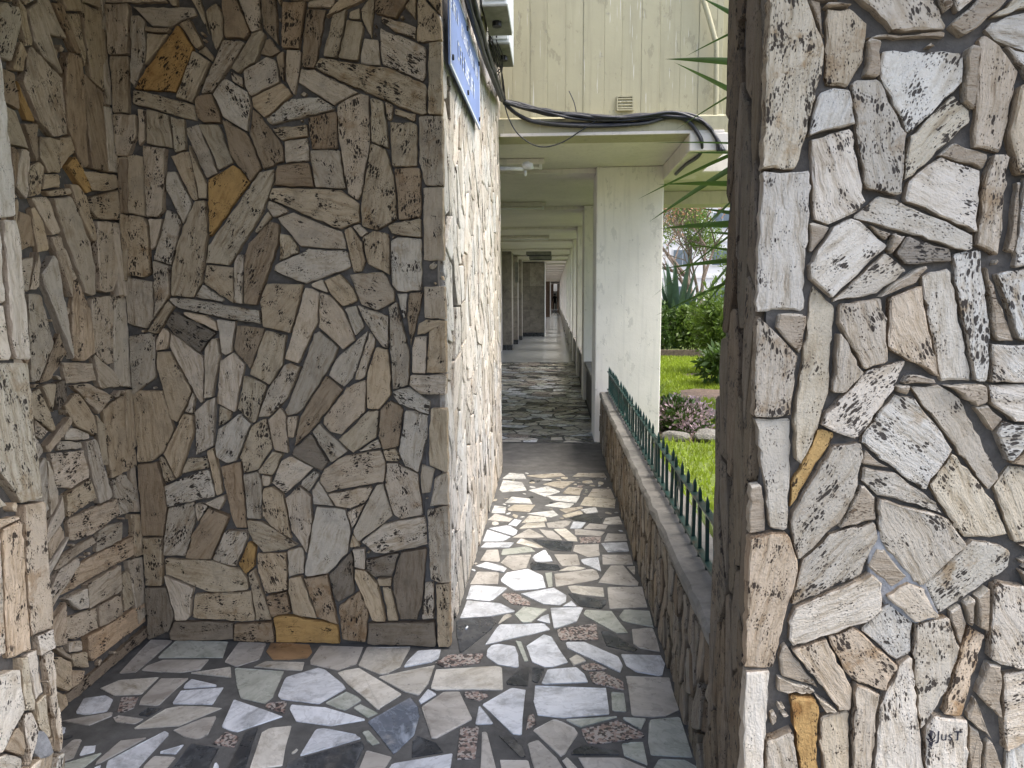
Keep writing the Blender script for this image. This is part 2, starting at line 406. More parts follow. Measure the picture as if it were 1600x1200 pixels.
def pack(rect, L, asp, ang, gap, rng, keep=None, fill=1.0):
    """irregular elongated stones over a rectangle: stretched cells cut at the joints"""
    x0, y0, x1, y1 = rect; S = []
    A = L*L/asp*fill; N = int((x1-x0)*(y1-y0)/A); dmin = .62*sqrt(A); tries = 0
    cell = {}
    while len(S) < N and tries < N*40:
        tries += 1
        x, y = rng.uniform(x0, x1), rng.uniform(y0, y1)
        if keep and not keep(x, y): continue
        cx, cy = int(x/dmin), int(y/dmin)
        if any((x-S[k][0])**2+(y-S[k][1])**2 < dmin*dmin for i in (-1, 0, 1) for j in (-1, 0, 1) for k in cell.get((cx+i, cy+j), ())): continue
        l = L*rng.uniform(.7, 1.35); w_ = L/asp*rng.uniform(.7, 1.3); cell.setdefault((cx, cy), []).append(len(S))
        S.append((x, y, l/2, w_/2, ang(rng)))
    def met(s, dx, dy):
        c, n = cos(s[4]), sin(s[4]); u = dx*c+dy*n; v_ = -dx*n+dy*c
        return u/s[2]**2, v_/s[3]**2, sqrt((u/s[2])**2+(v_/s[3])**2), c, n
    out = []
    for i, s in enumerate(S):
        c, n = cos(s[4]), sin(s[4]); P = []
        for u, v_ in ((-1.5, -1.3), (-1.1, -1.7), (1.1, -1.7), (1.5, -1.3), (1.5, 1.3), (1.1, 1.7), (-1.1, 1.7), (-1.5, 1.3)):
            u *= s[2]; v_ *= s[3]; P.append((s[0]+u*c-v_*n, s[1]+u*n+v_*c))
        for nn, cc in (((1, 0), x1), ((-1, 0), -x0), ((0, 1), y1), ((0, -1), -y0)): P = clip(P, nn, cc)
        for j, q in enumerate(S):
            if j == i or len(P) < 3: continue
            dx, dy = q[0]-s[0], q[1]-s[1]
            if dx*dx+dy*dy > (3.2*L)**2: continue
            gi = met(s, dx, dy); gj = met(q, dx, dy)
            t = gj[2]/(gi[2]+gj[2])
            ax, ay = gi[0]*gi[3]-gi[1]*gi[4], gi[0]*gi[4]+gi[1]*gi[3]; la = sqrt(ax*ax+ay*ay)
            bx, by = gj[0]*gj[3]-gj[1]*gj[4], gj[0]*gj[4]+gj[1]*gj[3]; lb = sqrt(bx*bx+by*by)
            nx, ny = ax/la+bx/lb, ay/la+by/lb; l = sqrt(nx*nx+ny*ny)
            if l < 1e-6: continue
            nx /= l; ny /= l; px, py = s[0]+dx*t, s[1]+dy*t
            P = clip(P, (nx, ny), nx*px+ny*py-gap/2)
        if len(P) > 2 and area(P) > .12*L*L/asp: out.append([P, rng.choice('wwwxxttgtb')])
    return out

def rough_outline(P, rng, seg, jit, cham):
    n = len(P); C = []
    for i in range(n):
        a, b, c = P[i-1], P[i], P[(i+1) % n]
        for q in (a, c):
            dx, dy = q[0]-b[0], q[1]-b[1]; l = sqrt(dx*dx+dy*dy) or 1e-9
            t = min(cham*rng.uniform(.5, 1.3)/l, .3); C.append((b[0]+dx*t, b[1]+dy*t))
    out = []
    for i in range(len(C)):
        a, b = C[i], C[(i+1) % len(C)]; dx, dy = b[0]-a[0], b[1]-a[1]; l = sqrt(dx*dx+dy*dy)
        if l < .003: continue
        k = max(1, int(l/seg))
        for j in range(k):
            t = j/k + (rng.uniform(-.25, .25)/k if j else 0); o = rng.uniform(-jit, jit*.35)
            out.append((a[0]+dx*t + dy/l*o, a[1]+dy*t - dx/l*o))
    return out
def stone(P, frame, root, mat, color, rng, t=.035, tv=.012, seg=.03, jit=.004, cham=.012, bev=.007, tilt=.03, name='stone', grain=None, flat=False):
    """one stone: outline P (metres in the wall plane), standing t proud of the mortar, its own object with its grain along local x"""
    O, U, V, N = frame
    c = cen(P)
    if grain is None:
        xx = xy = yy = 0
        R = P + [((P[i][0]+P[i-1][0])/2, (P[i][1]+P[i-1][1])/2) for i in range(len(P))]
        for p in R: dx, dy = p[0]-c[0], p[1]-c[1]; xx += dx*dx; xy += dx*dy; yy += dy*dy
        grain = .5*atan2(2*xy, xx-yy) + rng.uniform(-.12, .12)
    ca, sa = cos(grain), sin(grain)
    Q = [((p[0]-c[0])*ca+(p[1]-c[1])*sa, -(p[0]-c[0])*sa+(p[1]-c[1])*ca) for p in P]
    Q = rough_outline(Q, rng, seg, jit, cham); n = len(Q)
    if n < 3: return None
    tt = t + rng.uniform(-tv, tv*.6); tx, ty = (0, 0) if flat else (rng.uniform(-tilt, tilt), rng.uniform(-tilt, tilt)*1.5)
    rad = sqrt(max(abs(area(P)), 1e-6)/pi); b = min(bev, rad*.3)
    VV = [(x, y, -.012) for x, y in Q]; F = []
    z = lambda x, y: tt + tx*x + ty*y
    VV += [(x, y, max(.003, z(x, y)-b*rng.uniform(.5, 1.5))) for x, y in Q]
    ins = []
    for x, y in Q:
        l = sqrt(x*x+y*y) or 1e-9; d = min(b*rng.uniform(.6, 1.6), l*.4); ins.append((x-x/l*d, y-y/l*d))
    nz = 0 if flat else .0018
    VV += [(x, y, z(x, y)+rng.uniform(-nz, nz)) for x, y in ins]
    for k in (0, 1):
        for i in range(n): F.append((k*n+i, k*n+(i+1) % n, (k+1)*n+(i+1) % n, (k+1)*n+i))
    F.append(tuple(2*n+i for i in range(n)))
    me = bpy.data.meshes.new(name); me.from_pydata(VV, [], F); me.materials.append(mat)
    o = bpy.data.objects.new(name, me); coll.objects.link(o); o.parent = root
    X = U*ca+V*sa; Y = -U*sa+V*ca
    pos = O + U*c[0] + V*c[1] - wloc(root)
    mt = Matrix((X, Y, N)).transposed().to_4x4(); mt.translation = pos; o.matrix_basis = mt
    o.color = color
    return o
def lay(polys, frame, root, mat, rng, mul=(1, 1, 1), limit=290, **kw):
    ctr = []
    for p, c in polys:
        q = cen(p); w_ = frame[0]+frame[1]*q[0]+frame[2]*q[1]; ctr.append((w_-CAMPOS).length/ max(.05, sqrt(abs(area(p)))))
    order = sorted(range(len(polys)), key=lambda i: ctr[i]); rest = []
    for r, i in enumerate(order):
        p, c = polys[i]
        o = stone(p, frame, root, mat, tint(c, rng, mul), rng, **kw)
        if o and r >= limit: rest.append(o)
    if rest: join_stuff(rest, root, mat, kw.get('name', 'stone')+'work_beyond')
def join_stuff(objs, root, mat, name):
    V = []; F = []
    for o in objs:
        k = len(V); mw = o.matrix_basis
        V += [tuple(mw @ v.co) for v in o.data.vertices]; F += [[k+i for i in p.vertices] for p in o.data.polygons]
        me = o.data; bpy.data.objects.remove(o); bpy.data.meshes.remove(me)
    me = bpy.data.meshes.new(name); me.from_pydata(V, [], F); me.materials.append(mat)
    o = bpy.data.objects.new(name, me); coll.objects.link(o); o.parent = root; o['kind'] = 'stuff'; o.color = (.9, .86, .78, 1)
def trace(block, org, s, fn):
    """lines 'tint x,y x,y ...' read off the photograph -> outlines on a plane"""
    out = []
    for ln in block.strip().splitlines():
        a = ln.split()
        pts = [tuple(map(float, q.split(','))) for q in a[1:]]
        out.append(([fn(org[0]+x/s, org[1]+y/s) for x, y in pts], a[0]))
    return out
EX, EY, EZ = Vector((1, 0, 0)), Vector((0, 1, 0)), Vector((0, 0, 1))

# ------------------------------------------------------------------ outlines of the stones, read off the photograph
R1 = """
t 200,0 330,0 350,60 378,140 380,230 345,300 325,330 320,440 305,525 183,527 190,250
x 335,0 375,0 382,80 360,82
x 375,0 488,0 485,15 382,15
t 385,25 490,20 512,60 505,190 460,265 395,260 385,170
x 498,0 555,0 515,50
w 555,10 725,0 750,45 762,112 515,112 520,85
x 515,122 560,118 545,240 505,240
w 562,118 800,125 820,160 810,260 740,300 675,390 625,375 600,300 555,210
x 735,0 790,0 765,22
t 800,0 950,0 905,60 835,128 762,50
w 960,0 1060,0 1060,220 990,165 890,85 940,30
r 865,105 890,108 990,190 995,235 960,320 935,470 845,455 860,260
x 825,150 858,150 855,340 820,310 815,270
g 460,265 545,245 570,290 645,440 615,530 622,620 515,600 480,470 478,330
w 335,340 450,278 468,320 455,385 370,415 332,405
t 780,295 842,350 835,385 720,490 640,550 622,520 660,420
w 335,430 470,400 500,560 508,640 440,680 400,700 350,690
w 780,442 895,485 880,525 755,485
w 740,505 870,530 855,600 855,715 700,640 640,620 640,590 700,530
g 910,480 975,540 960,700 930,812 855,775 870,620 880,570
t 955,400 1000,290 1060,280 1060,540 985,540 970,480
w 990,570 1060,560 1060,790 950,790 975,640
w 178,535 325,535 335,610 325,700 318,972 165,970
x 545,602 835,735 810,785 500,690 470,670 530,660
w 425,695 505,692 580,760 575,785 460,890 395,920 330,870 335,835 400,730
x 340,712 390,705 355,760 332,740
t 515,705 575,720 575,740 545,735
x 600,725 628,740 590,795 578,785
d 625,748 680,745 775,810 765,830 650,838 608,790
g 575,792 630,845 545,900 485,935 410,940 480,860
g 555,930 690,825 695,840 660,890 570,925
t 345,893 418,960 405,1110 390,1200 385,1260 360,1350 325,1425 290,1415 300,1260 300,1160 320,1080 330,960
g 425,945 545,925 575,1020 570,1080 540,1150 480,1165 470,1060 415,1040
r 575,930 655,905 680,990 735,1150 720,1175 650,1120 575,1090 590,1010
x 685,870 750,845 790,900 830,1120 850,1195 740,1200 725,1060 695,960
w 790,790 872,780 890,920 890,1060 895,1195 855,1195 830,1080 800,920
g 880,805 905,850 960,1000 960,1060 910,1060 900,1000 885,900
w 935,850 1060,790 1060,1070 985,1050 950,960
o 925,800 965,805 940,835
w 262,980 318,980 315,1100 260,1060
g 175,1030 195,1005 265,1080 290,1120 275,1200 270,1300 165,1275
g 415,1070 475,1080 470,1200 410,1200
x 660,1170 720,1180 740,1205 640,1205
w 895,1075 985,1080 1000,1200 890,1200
"""
R2 = """
g 180,112 270,112 275,300 262,460 200,450 185,330
w 520,-50 635,-75 600,10 520,110 480,172 368,130 410,60 460,10
w 610,40 640,45 700,85 785,205 715,310 695,340 600,270 500,190 545,110
g 660,0 740,0 830,60 900,150 955,260 905,330 850,280 770,180 700,80 650,20
x 615,0 650,0 640,20 615,25
w 745,0 870,0 885,40 860,65 810,40
w 890,0 1060,0 1060,130 960,100 900,60
w 855,75 880,70 935,110 915,145 860,95
w 925,140 960,122 1060,140 1060,245 965,248 930,190
g 395,200 490,185 497,230 480,330 440,420 310,540 283,520 285,380 340,290
o 398,152 392,195 340,280 292,370 278,300 320,215
o 495,325 540,365 543,405 515,440 435,440
x 510,225 575,260 560,270 500,245
g 505,255 580,270 690,340 745,400 680,390 545,340 508,300
t 760,245 820,260 900,350 955,470 950,498 830,490 790,440 715,320
t 940,290 1060,260 1060,530 985,520 950,400 918,340
g 545,375 620,375 745,410 810,495 800,520 700,615 680,610 550,460
g 310,570 420,460 540,430 545,480 520,530 500,580 420,625 305,690 300,620
x 300,700 430,640 525,608 525,700 510,745 350,800 292,815
t 535,548 560,545 625,620 600,635 545,580
g 590,655 625,632 680,660 735,730 660,738 600,690
g 725,610 760,570 880,490 1000,540 985,570 870,640 765,720 745,725 715,670
w 515,760 575,695 650,745 655,840 615,865 540,820
g 660,755 770,735 790,780 800,850 740,1000 690,1080 670,1000 655,850
g 765,720 800,695 825,750 820,800 800,815
x 815,690 845,680 850,700 830,750
r 855,660 885,655 895,740 885,765 855,740
w 900,640 930,625 1060,640 1060,900 985,900 890,860
x 960,620 1060,565 1060,632
r 830,760 885,790 885,850 850,930 820,1050 755,1040 760,990 800,890
g 895,890 950,885 1060,920 1060,1150 970,1070 870,970 890,920
t 845,1015 940,1085 920,1120 840,1060
g 145,345 195,345 195,470 145,472
r 140,480 200,462 270,470 295,560 270,660 240,760 210,895 135,890
o 245,880 275,840 340,915 360,955 330,950 250,910
r 275,840 375,800 430,880 462,960 440,1020 400,1000 345,930
r 385,795 480,765 530,820 600,870 590,920 545,955 450,920
o 240,920 350,960 340,975 290,975 238,945
w 355,980 395,1010 385,1025
w 130,900 230,895 225,1000 200,1200 195,1330 115,1330 120,1200
o 240,975 345,985 360,1050 355,1200 350,1300 225,1300
t 365,1050 440,1035 455,1080 455,1200 450,1280 370,1280
g 470,950 530,960 540,1010 535,1060 510,1200 465,1200
w 610,880 645,860 655,890 665,960 660,1070 680,1200 690,1290 545,1290 540,1120 550,1000 590,980
w 695,1090 715,1050 820,1050 830,1200 830,1290 695,1290
t 835,1080 880,1110 875,1200 870,1290 833,1290
o 885,1125 950,1120 945,1200 940,1290 878,1290
w 955,1115 1060,1160 1060,1290 948,1290
"""
B1 = """
x -88,0 -2,0 -2,60 -5,200 -70,200
t -72,205 -5,205 -5,420 -55,420
x -52,425 20,425 20,520 -5,585 -42,585
b -40,590 -5,590 -5,800 -22,800
t -20,805 -4,805 -2,1040 -10,1040
x 20,0 285,0 280,35 180,80 130,100 55,70 30,45
t 260,45 310,10 350,70 355,130 315,188 280,120
t 200,95 245,58 292,160 255,190 215,130
b 352,0 470,0 472,50 430,130 355,138 350,60
b 475,5 550,0 558,170 520,120 480,60
b 556,0 668,0 655,80 640,180 570,175 560,80
x 668,0 770,0 765,22 672,20
b 672,28 760,30 735,170 690,250 645,240 650,120
t 775,0 822,5 800,130 772,212 725,200 755,90
t 828,0 865,0 860,70 825,60
t 870,0 945,0 935,130 905,135 870,70
t 815,65 875,75 880,120 865,222 785,210
x 875,135 935,145 940,225 880,235
x 950,0 1020,20 1075,100 1075,145 1020,110 945,50
t 1025,0 1080,0 1075,55
t 1085,0 1160,0 1160,150 1080,150
w 945,120 970,108 1110,165 1110,240 1090,292 1010,250 950,220
x 0,70 55,68 60,140 40,250 20,300 0,260
t 65,120 140,125 60,240
t 55,92 145,98 130,118 60,112
o 185,90 225,150 222,220 178,340 35,330 35,300 110,190
t 255,195 300,225 280,280 235,380 185,350 225,230
t 270,165 312,210 300,220 265,190
x 355,142 425,145 430,165 370,260 320,335 290,340 295,290
t 480,90 512,130 480,220 400,270 388,250 440,170
b 500,165 545,155 570,185 530,210 500,195
w 435,265 520,212 550,220 565,300 470,355 455,350 428,300
b 555,200 585,195 585,300 560,250
x 588,182 630,190 645,240 620,355 585,300
x 395,265 428,285 432,330 405,310
t 720,215 960,250 1118,320 1118,425 1060,410 850,320 710,255
x 650,260 700,262 850,340 840,352 770,388 635,300
t 20,350 60,342 240,390 252,455 150,430 25,395
b 250,365 310,355 330,400 350,465 310,465 250,410
w 335,315 390,308 440,340 458,400 445,490 380,450 320,360
t 458,360 570,305 610,350 560,385 510,435 470,400
w 520,440 600,370 690,365 755,395 690,440 560,472
b 455,425 475,420 560,530 578,600 500,635 480,590 450,480
t 540,475 665,462 668,510 580,525
x 582,530 668,512 672,600 585,608
b 672,425 778,400 780,555 685,555
g 678,565 780,560 805,620 800,700 695,700 685,630
x 790,385 860,350 895,375 905,460 890,640 850,730 815,715 785,530
t 905,380 960,385 970,480 965,550 910,530
x 965,390 990,395 985,450 968,445
t 998,410 1075,430 1070,460 1000,435
t 978,450 1070,450 1085,500 1080,620 990,625
g 1085,432 1165,432 1165,695 1110,690 1085,600
t 1125,155 1165,150 1165,428 1125,425
t 905,535 965,555 990,640 1005,740 990,830 940,860 875,845 870,760 895,640
b 992,632 1090,630 1095,810 1010,825 1000,700
g 1105,700 1165,700 1168,960 1105,960
t 60,420 140,420 155,480 155,555 65,540
t 148,430 200,440 205,540 165,560
x 30,410 55,410 55,500 35,520
x 215,475 255,465 325,640 290,660 240,560
t 262,460 320,455 360,540 382,600 330,625
b 352,465 400,475 480,570 500,620 460,680 430,640 370,540
x 60,550 120,550 135,640 130,780 110,812 60,790
t 160,590 210,575 240,640 260,745 225,730 180,640
t 225,545 250,600 290,740 265,740 240,640
x 135,660 180,655 210,720 240,770 205,840 165,760
t 0,590 35,600 60,720 65,810 0,790
o 295,680 380,628 445,680 330,840 310,870 295,800
t 490,640 550,630 540,680 500,800 385,985 350,995 290,970 300,910 420,740
t 245,755 292,750 298,860 270,1050 235,1115 155,1110 155,1050 180,900
x 130,800 185,820 190,870 160,995 90,970 100,910
x 75,820 120,820 110,900 75,920
t 0,800 45,830 75,900 80,1010 25,1030 0,1000
x 90,990 150,1000 150,1090 95,1180
x 20,1040 85,1060 90,1160 60,1215 20,1200
b 550,620 650,610 690,660 690,700 540,698
t 530,720 570,700 800,712 860,760 865,830 800,850 700,820 560,760
x 520,765 570,770 580,800 540,812
x 555,815 610,795 700,850 800,870 812,930 640,920 620,890
t 570,890 610,895 620,940 575,965
w 550,1000 690,935 820,945 830,1000 680,1055 600,1020
b 515,840 558,850 555,960 490,1140 430,1130 440,1000 470,900
t 480,850 525,800 535,815 490,865
x 840,850 870,840 900,870 870,890
t 805,865 850,870 880,950 855,1020 835,985
t 880,890 920,865 960,890 980,1030 900,990
t 985,835 1090,820 1095,890 1010,880
w 985,920 1040,890 1100,910 1100,1085 1020,1092 990,1060
t 285,990 390,1000 390,1130 290,1060
x 395,970 430,970 425,1130 395,1120
x 250,1115 280,1085 325,1115
t 735,1060 790,1045 850,1115 810,1150 760,1100
g 830,1030 950,1020 995,1090 990,1140 940,1165 870,1130
x 700,1060 730,1055 750,1100 710,1085
"""
B2 = """
x 140,38 200,35 430,75 435,120 350,108 150,62
t 435,0 565,0 560,60 530,155 440,135 430,60
x 570,5 625,15 620,110 555,250 510,235 545,120
x 630,30 655,20 720,90 735,190 715,205 660,160 630,110
x 755,58 840,90 855,195 830,190 790,130
x 705,65 745,55 770,120 740,160 725,110
g 858,55 890,55 925,200 920,300 870,335 860,200
w 885,20 912,20 910,80 895,90
b 925,20 968,20 945,150 930,210 915,110
t 950,140 1000,105 1010,125 950,155
w 935,160 985,155 975,280 935,275
t 985,150 1045,110 1050,282 980,282
g 975,10 1045,10 1045,105 975,100
w 930,288 1050,285 1053,340 935,335
t 70,140 130,45 150,65 100,145
d 125,100 165,85 290,150 240,215 160,150
x 200,90 215,85 290,130 280,140
w 288,105 352,108 340,200 325,215 295,180
b 350,125 450,130 400,270 385,275 345,225
t 440,150 520,155 510,240 470,318 408,285 420,220
x 85,200 100,140 130,160 125,200
t 90,215 135,210 205,340 170,430 135,420 90,270
w 130,165 150,160 245,230 240,385 215,340 160,250
x 250,190 295,175 300,210 275,360 245,370
w 310,235 345,215 375,230 375,290 350,410 285,375 290,300
t 375,300 450,325 430,400 400,450 350,405
x 455,330 490,275 555,255 545,310 470,425 425,430
g 605,165 640,155 685,195 670,240 600,350 530,420 510,410 560,290
x 775,140 780,180 705,325 660,290 690,215
x 785,160 815,170 775,300 745,285
t 830,200 860,240 860,350 820,400 785,400 785,280
b 625,330 655,300 690,330 650,400 580,490 548,505 560,440
g 730,320 775,300 780,390 715,470 650,460 660,410
w 870,340 925,325 990,370 985,420 920,395
b 835,400 860,388 900,410 890,520 840,528 825,480
w 905,420 970,415 975,500 950,600 915,590 890,530
t 120,530 170,425 210,420 210,490 170,610 150,630 115,560
w 215,400 250,370 290,370 280,530 245,550 218,545
x 190,410 205,360 218,365 210,415
t 295,400 325,405 320,440 295,440
w 290,470 370,412 395,440 385,490 345,575 280,540
t 400,460 440,430 455,460 462,545 415,605 375,610 362,560
x 455,430 495,390 515,420 525,550 480,540
x 520,425 555,420 545,480 525,480
d 545,530 600,480 660,570 640,600 560,570
g 610,475 635,455 720,535 675,570 640,545
t 715,475 790,405 820,410 815,490 740,540 695,510
x 780,530 815,505 825,520
t 845,540 880,540 880,575 850,575
t 100,570 140,600 140,640 115,640
t 175,600 200,565 255,562 262,595 180,612
w 115,650 215,610 265,605 282,690 220,705 125,725
t 252,530 285,530 312,670 285,685 265,600
b 312,585 370,570 372,660 385,780 350,795 335,760 310,640
g 380,615 425,605 440,640 435,770 385,765
x 432,625 470,620 465,650 435,655
t 425,605 465,545 515,545 480,620 440,615
w 470,625 490,580 540,555 590,580 595,610 545,655 500,675 470,650
t 440,660 475,655 515,690 525,770 540,830 480,780 440,730
w 595,610 620,625 590,670 580,650
w 625,640 665,700 660,720 605,715
g 640,600 700,560 830,540 845,580 840,640 760,655 650,675 630,640
x 655,680 780,655 790,670 740,725 690,720
w 848,590 880,575 945,610 960,740 920,760 870,735 850,660
w 525,690 560,655 600,690 605,770 580,875 545,820 522,770
x 140,720 205,710 220,760 185,885 110,880 115,820
w 215,715 255,720 225,775
x 250,710 310,685 285,725
b 260,730 330,770 300,840 245,900 190,880 205,820
x 310,800 380,800 380,850 350,920 280,890
t 385,775 420,765 550,850 490,870 440,870 410,840
o 380,860 410,850 400,920 375,940 360,920
w 615,720 710,730 730,800 720,870 665,910 655,940 590,950 580,920 605,820
w 720,740 770,715 740,775
g 830,645 855,710 870,760 790,820 745,820 770,750
w 770,835 830,780 960,755 975,790 970,850 870,870 800,860
t 735,830 745,815 765,850 740,855
t 115,890 250,895 370,930 388,960 380,985 250,1005 130,955
w 112,965 145,960 210,1010 205,1060 170,1095 140,1060
t 210,1015 400,1005 412,1085 380,1100 220,1090
d 145,1100 335,1105 340,1150 150,1155
t 395,960 410,940 465,1100 415,1095
t 430,880 515,875 520,980 500,1000 455,1010 440,960
x 525,870 575,870 575,940 525,950
b 465,1015 520,1005 525,1070 475,1080
t 530,960 575,960 620,1085 540,1075 525,1000
b 575,970 655,950 690,1110 620,1085
d 670,940 735,880 740,1000 690,1025 665,990
w 735,865 775,860 775,930 745,925
t 745,935 775,930 820,980 850,1100 800,1080 760,990
d 785,910 890,880 870,950 810,955
b 690,1060 760,1010 785,1090 780,1160 700,1150
t 820,960 865,955 865,985 825,985
t 835,995 865,990 890,1090 855,1100
d 890,890 970,860 970,990 935,1095 890,1090 870,980
d 790,1105 1000,1100 1010,1170 790,1165
b 345,1110 470,1100 480,1165 345,1155
o 475,1095 500,1085 680,1115 690,1168 485,1165
w 975,985 1005,985 990,1090 965,1090
t 1010,985 1050,980 1050,1170 1020,1175
x 990,730 1050,720 1050,970 1000,950
t 1000,410 1050,410 1050,600 1000,590
x 1000,650 1050,620 1050,715 990,725
g 970,585 1010,600 1000,660 970,665
t 35,350 110,355 135,420 130,510 60,575 40,570
b 50,580 90,575 125,700 110,820 65,820
t 65,825 110,825 110,985 75,985
d 75,990 130,1000 150,1080 140,1110 85,1150
x 25,170 85,160 85,290 30,340
"""
L1 = """
t 40,0 85,0 105,140 85,145 50,60
x 90,0 145,0 200,180 200,225 165,200 110,100
b 145,0 205,0 265,180 215,160
t 205,0 255,0 275,130 270,190
t 255,0 310,0 330,180 325,270 290,240 275,120
x 315,0 355,0 352,100 320,85
x 320,90 355,100 370,330 335,325
b 358,0 385,0 385,180 365,190
t 45,145 80,150 82,200 70,240 45,235
x 95,150 130,170 200,240 215,420 175,430 120,370 75,260
b 230,160 245,170 275,300 290,510 265,520 215,380 210,220
b 285,240 325,290 335,400 330,520 295,520 275,320
o 65,260 80,270 120,370 100,380
x 335,330 372,335 385,540 345,535
b 70,385 125,385 128,500 95,510 70,430
t 125,420 190,430 190,530 160,540 130,480
t 195,430 230,430 235,480 200,525
o 240,490 270,540 290,590 265,600 215,525
b 45,460 95,520 85,610 55,600
t 120,510 145,530 130,610 90,610
t 145,545 180,545 180,585 150,590
t 150,595 230,585 235,605 165,615
t 280,540 360,545 355,590 290,580
t 300,610 360,590 370,670 330,685 290,640
t 58,610 85,620 90,800 75,830
x 110,620 155,615 190,720 165,735
t 105,660 125,655 160,800 130,810
g 170,620 215,620 270,720 310,880 305,915 260,890 210,760
t 225,590 265,590 300,740 285,730
x 165,740 190,735 230,850 225,915
x 210,790 225,790 250,870 235,880
x 315,690 345,690 358,750 345,910 310,890 305,760
w 362,720 400,725 412,925 370,920
x 90,810 125,800 125,880 100,905
w 135,870 170,810 195,850 240,1120 205,1110 150,960
r 240,890 265,880 295,960 300,1100 265,1130 230,1080
x 295,935 355,920 358,1120 340,1130 300,1060
x 368,930 415,935 425,1200 375,1190
g 95,910 135,915 160,1000 195,1150 140,1190 115,1180 95,1050
x 210,1130 290,1130 310,1190 220,1200
x 300,1110 340,1140 370,1200 320,1200
"""
L2 = """
t 130,0 180,0 175,90 140,95
d 180,10 215,0 220,60 185,75
g 245,10 270,0 330,30 350,50 320,90
t 215,60 245,25 310,130 305,160 265,140
t 330,90 370,40 400,200 400,270 355,300 350,170
t 310,110 345,150 350,240 330,240
g 130,190 205,100 230,120 180,200 150,230
x 135,105 160,95 165,150 135,165
w 225,150 275,150 280,172 225,175
x 205,180 265,180 255,205 205,200
w 170,215 255,205 280,225 285,290 230,320 190,315
w 270,180 295,175 330,240 358,340 320,368 285,260
x 135,240 160,240 190,330 190,410 160,430 145,320
t 195,360 290,300 300,360 230,400 200,425
x 365,300 395,295 425,395 385,410
x 215,430 370,365 375,410 310,460 250,480 220,465
g 170,460 205,445 225,500 180,540
g 320,460 385,445 385,480 315,525
g 180,560 300,485 310,520 185,605
r 180,640 310,535 400,490 415,540 290,610 190,670
g 280,625 390,575 400,640 290,700
w 190,690 275,645 280,690 225,715
g 315,700 380,660 385,710 320,760
t 385,620 410,595 420,690 390,700
g 200,740 310,700 315,760 240,800 205,780
r 280,790 430,710 435,760 300,850 285,830
g 190,800 230,850 225,885 200,870
w 215,800 250,800 255,830 225,840
t 235,850 275,840 275,890 230,890
r 215,900 270,890 260,940 215,965
d 215,970 300,905 440,775 440,800 330,900 215,1000
t 400,30 435,25 440,190 405,210
x 415,215 450,210 450,400 425,400
t 430,405 460,400 460,530 430,540
g 410,560 455,540 475,700 440,740
"""
P1 = """
x -60,40 10,40 35,300 40,440 45,680 -60,690
x -60,700 12,690 20,950 -60,950
x 15,685 45,690 70,760 95,900 100,1120 60,1110 40,1000
x -60,960 15,955 40,1050 35,1120 -60,1110
t -60,1140 105,1135 130,1300 138,1555 60,1575 45,1510 10,1450 -60,1400
"""
P2 = """
t -80,240 0,260 45,320 55,350 0,385 -80,390
r -80,420 0,400 80,385 70,430 0,470 -80,480
x -80,500 20,480 35,840 -80,900
r 25,450 75,445 85,500 95,830 45,850 35,700 30,580
r 85,380 140,365 170,760 110,790 85,450
w 135,790 170,768 182,820 140,845
w -80,920 70,880 85,1020 20,1150 -80,1170
t 75,870 95,865 118,1015 95,1020 80,930
w 108,850 130,845 140,965 120,985
x 140,860 185,845 210,1140 180,1160 150,950
t 120,1000 150,970 170,1120 150,1090
b 25,1150 65,1100 95,1130 80,1170
w 95,1035 125,1090 135,1150 100,1200 90,1100
x -80,1185 60,1160 75,1200 70,1290 -80,1330
w 185,1170 212,1145 205,1260 170,1250
x 85,1210 160,1130 180,1180 165,1280 90,1290
"""
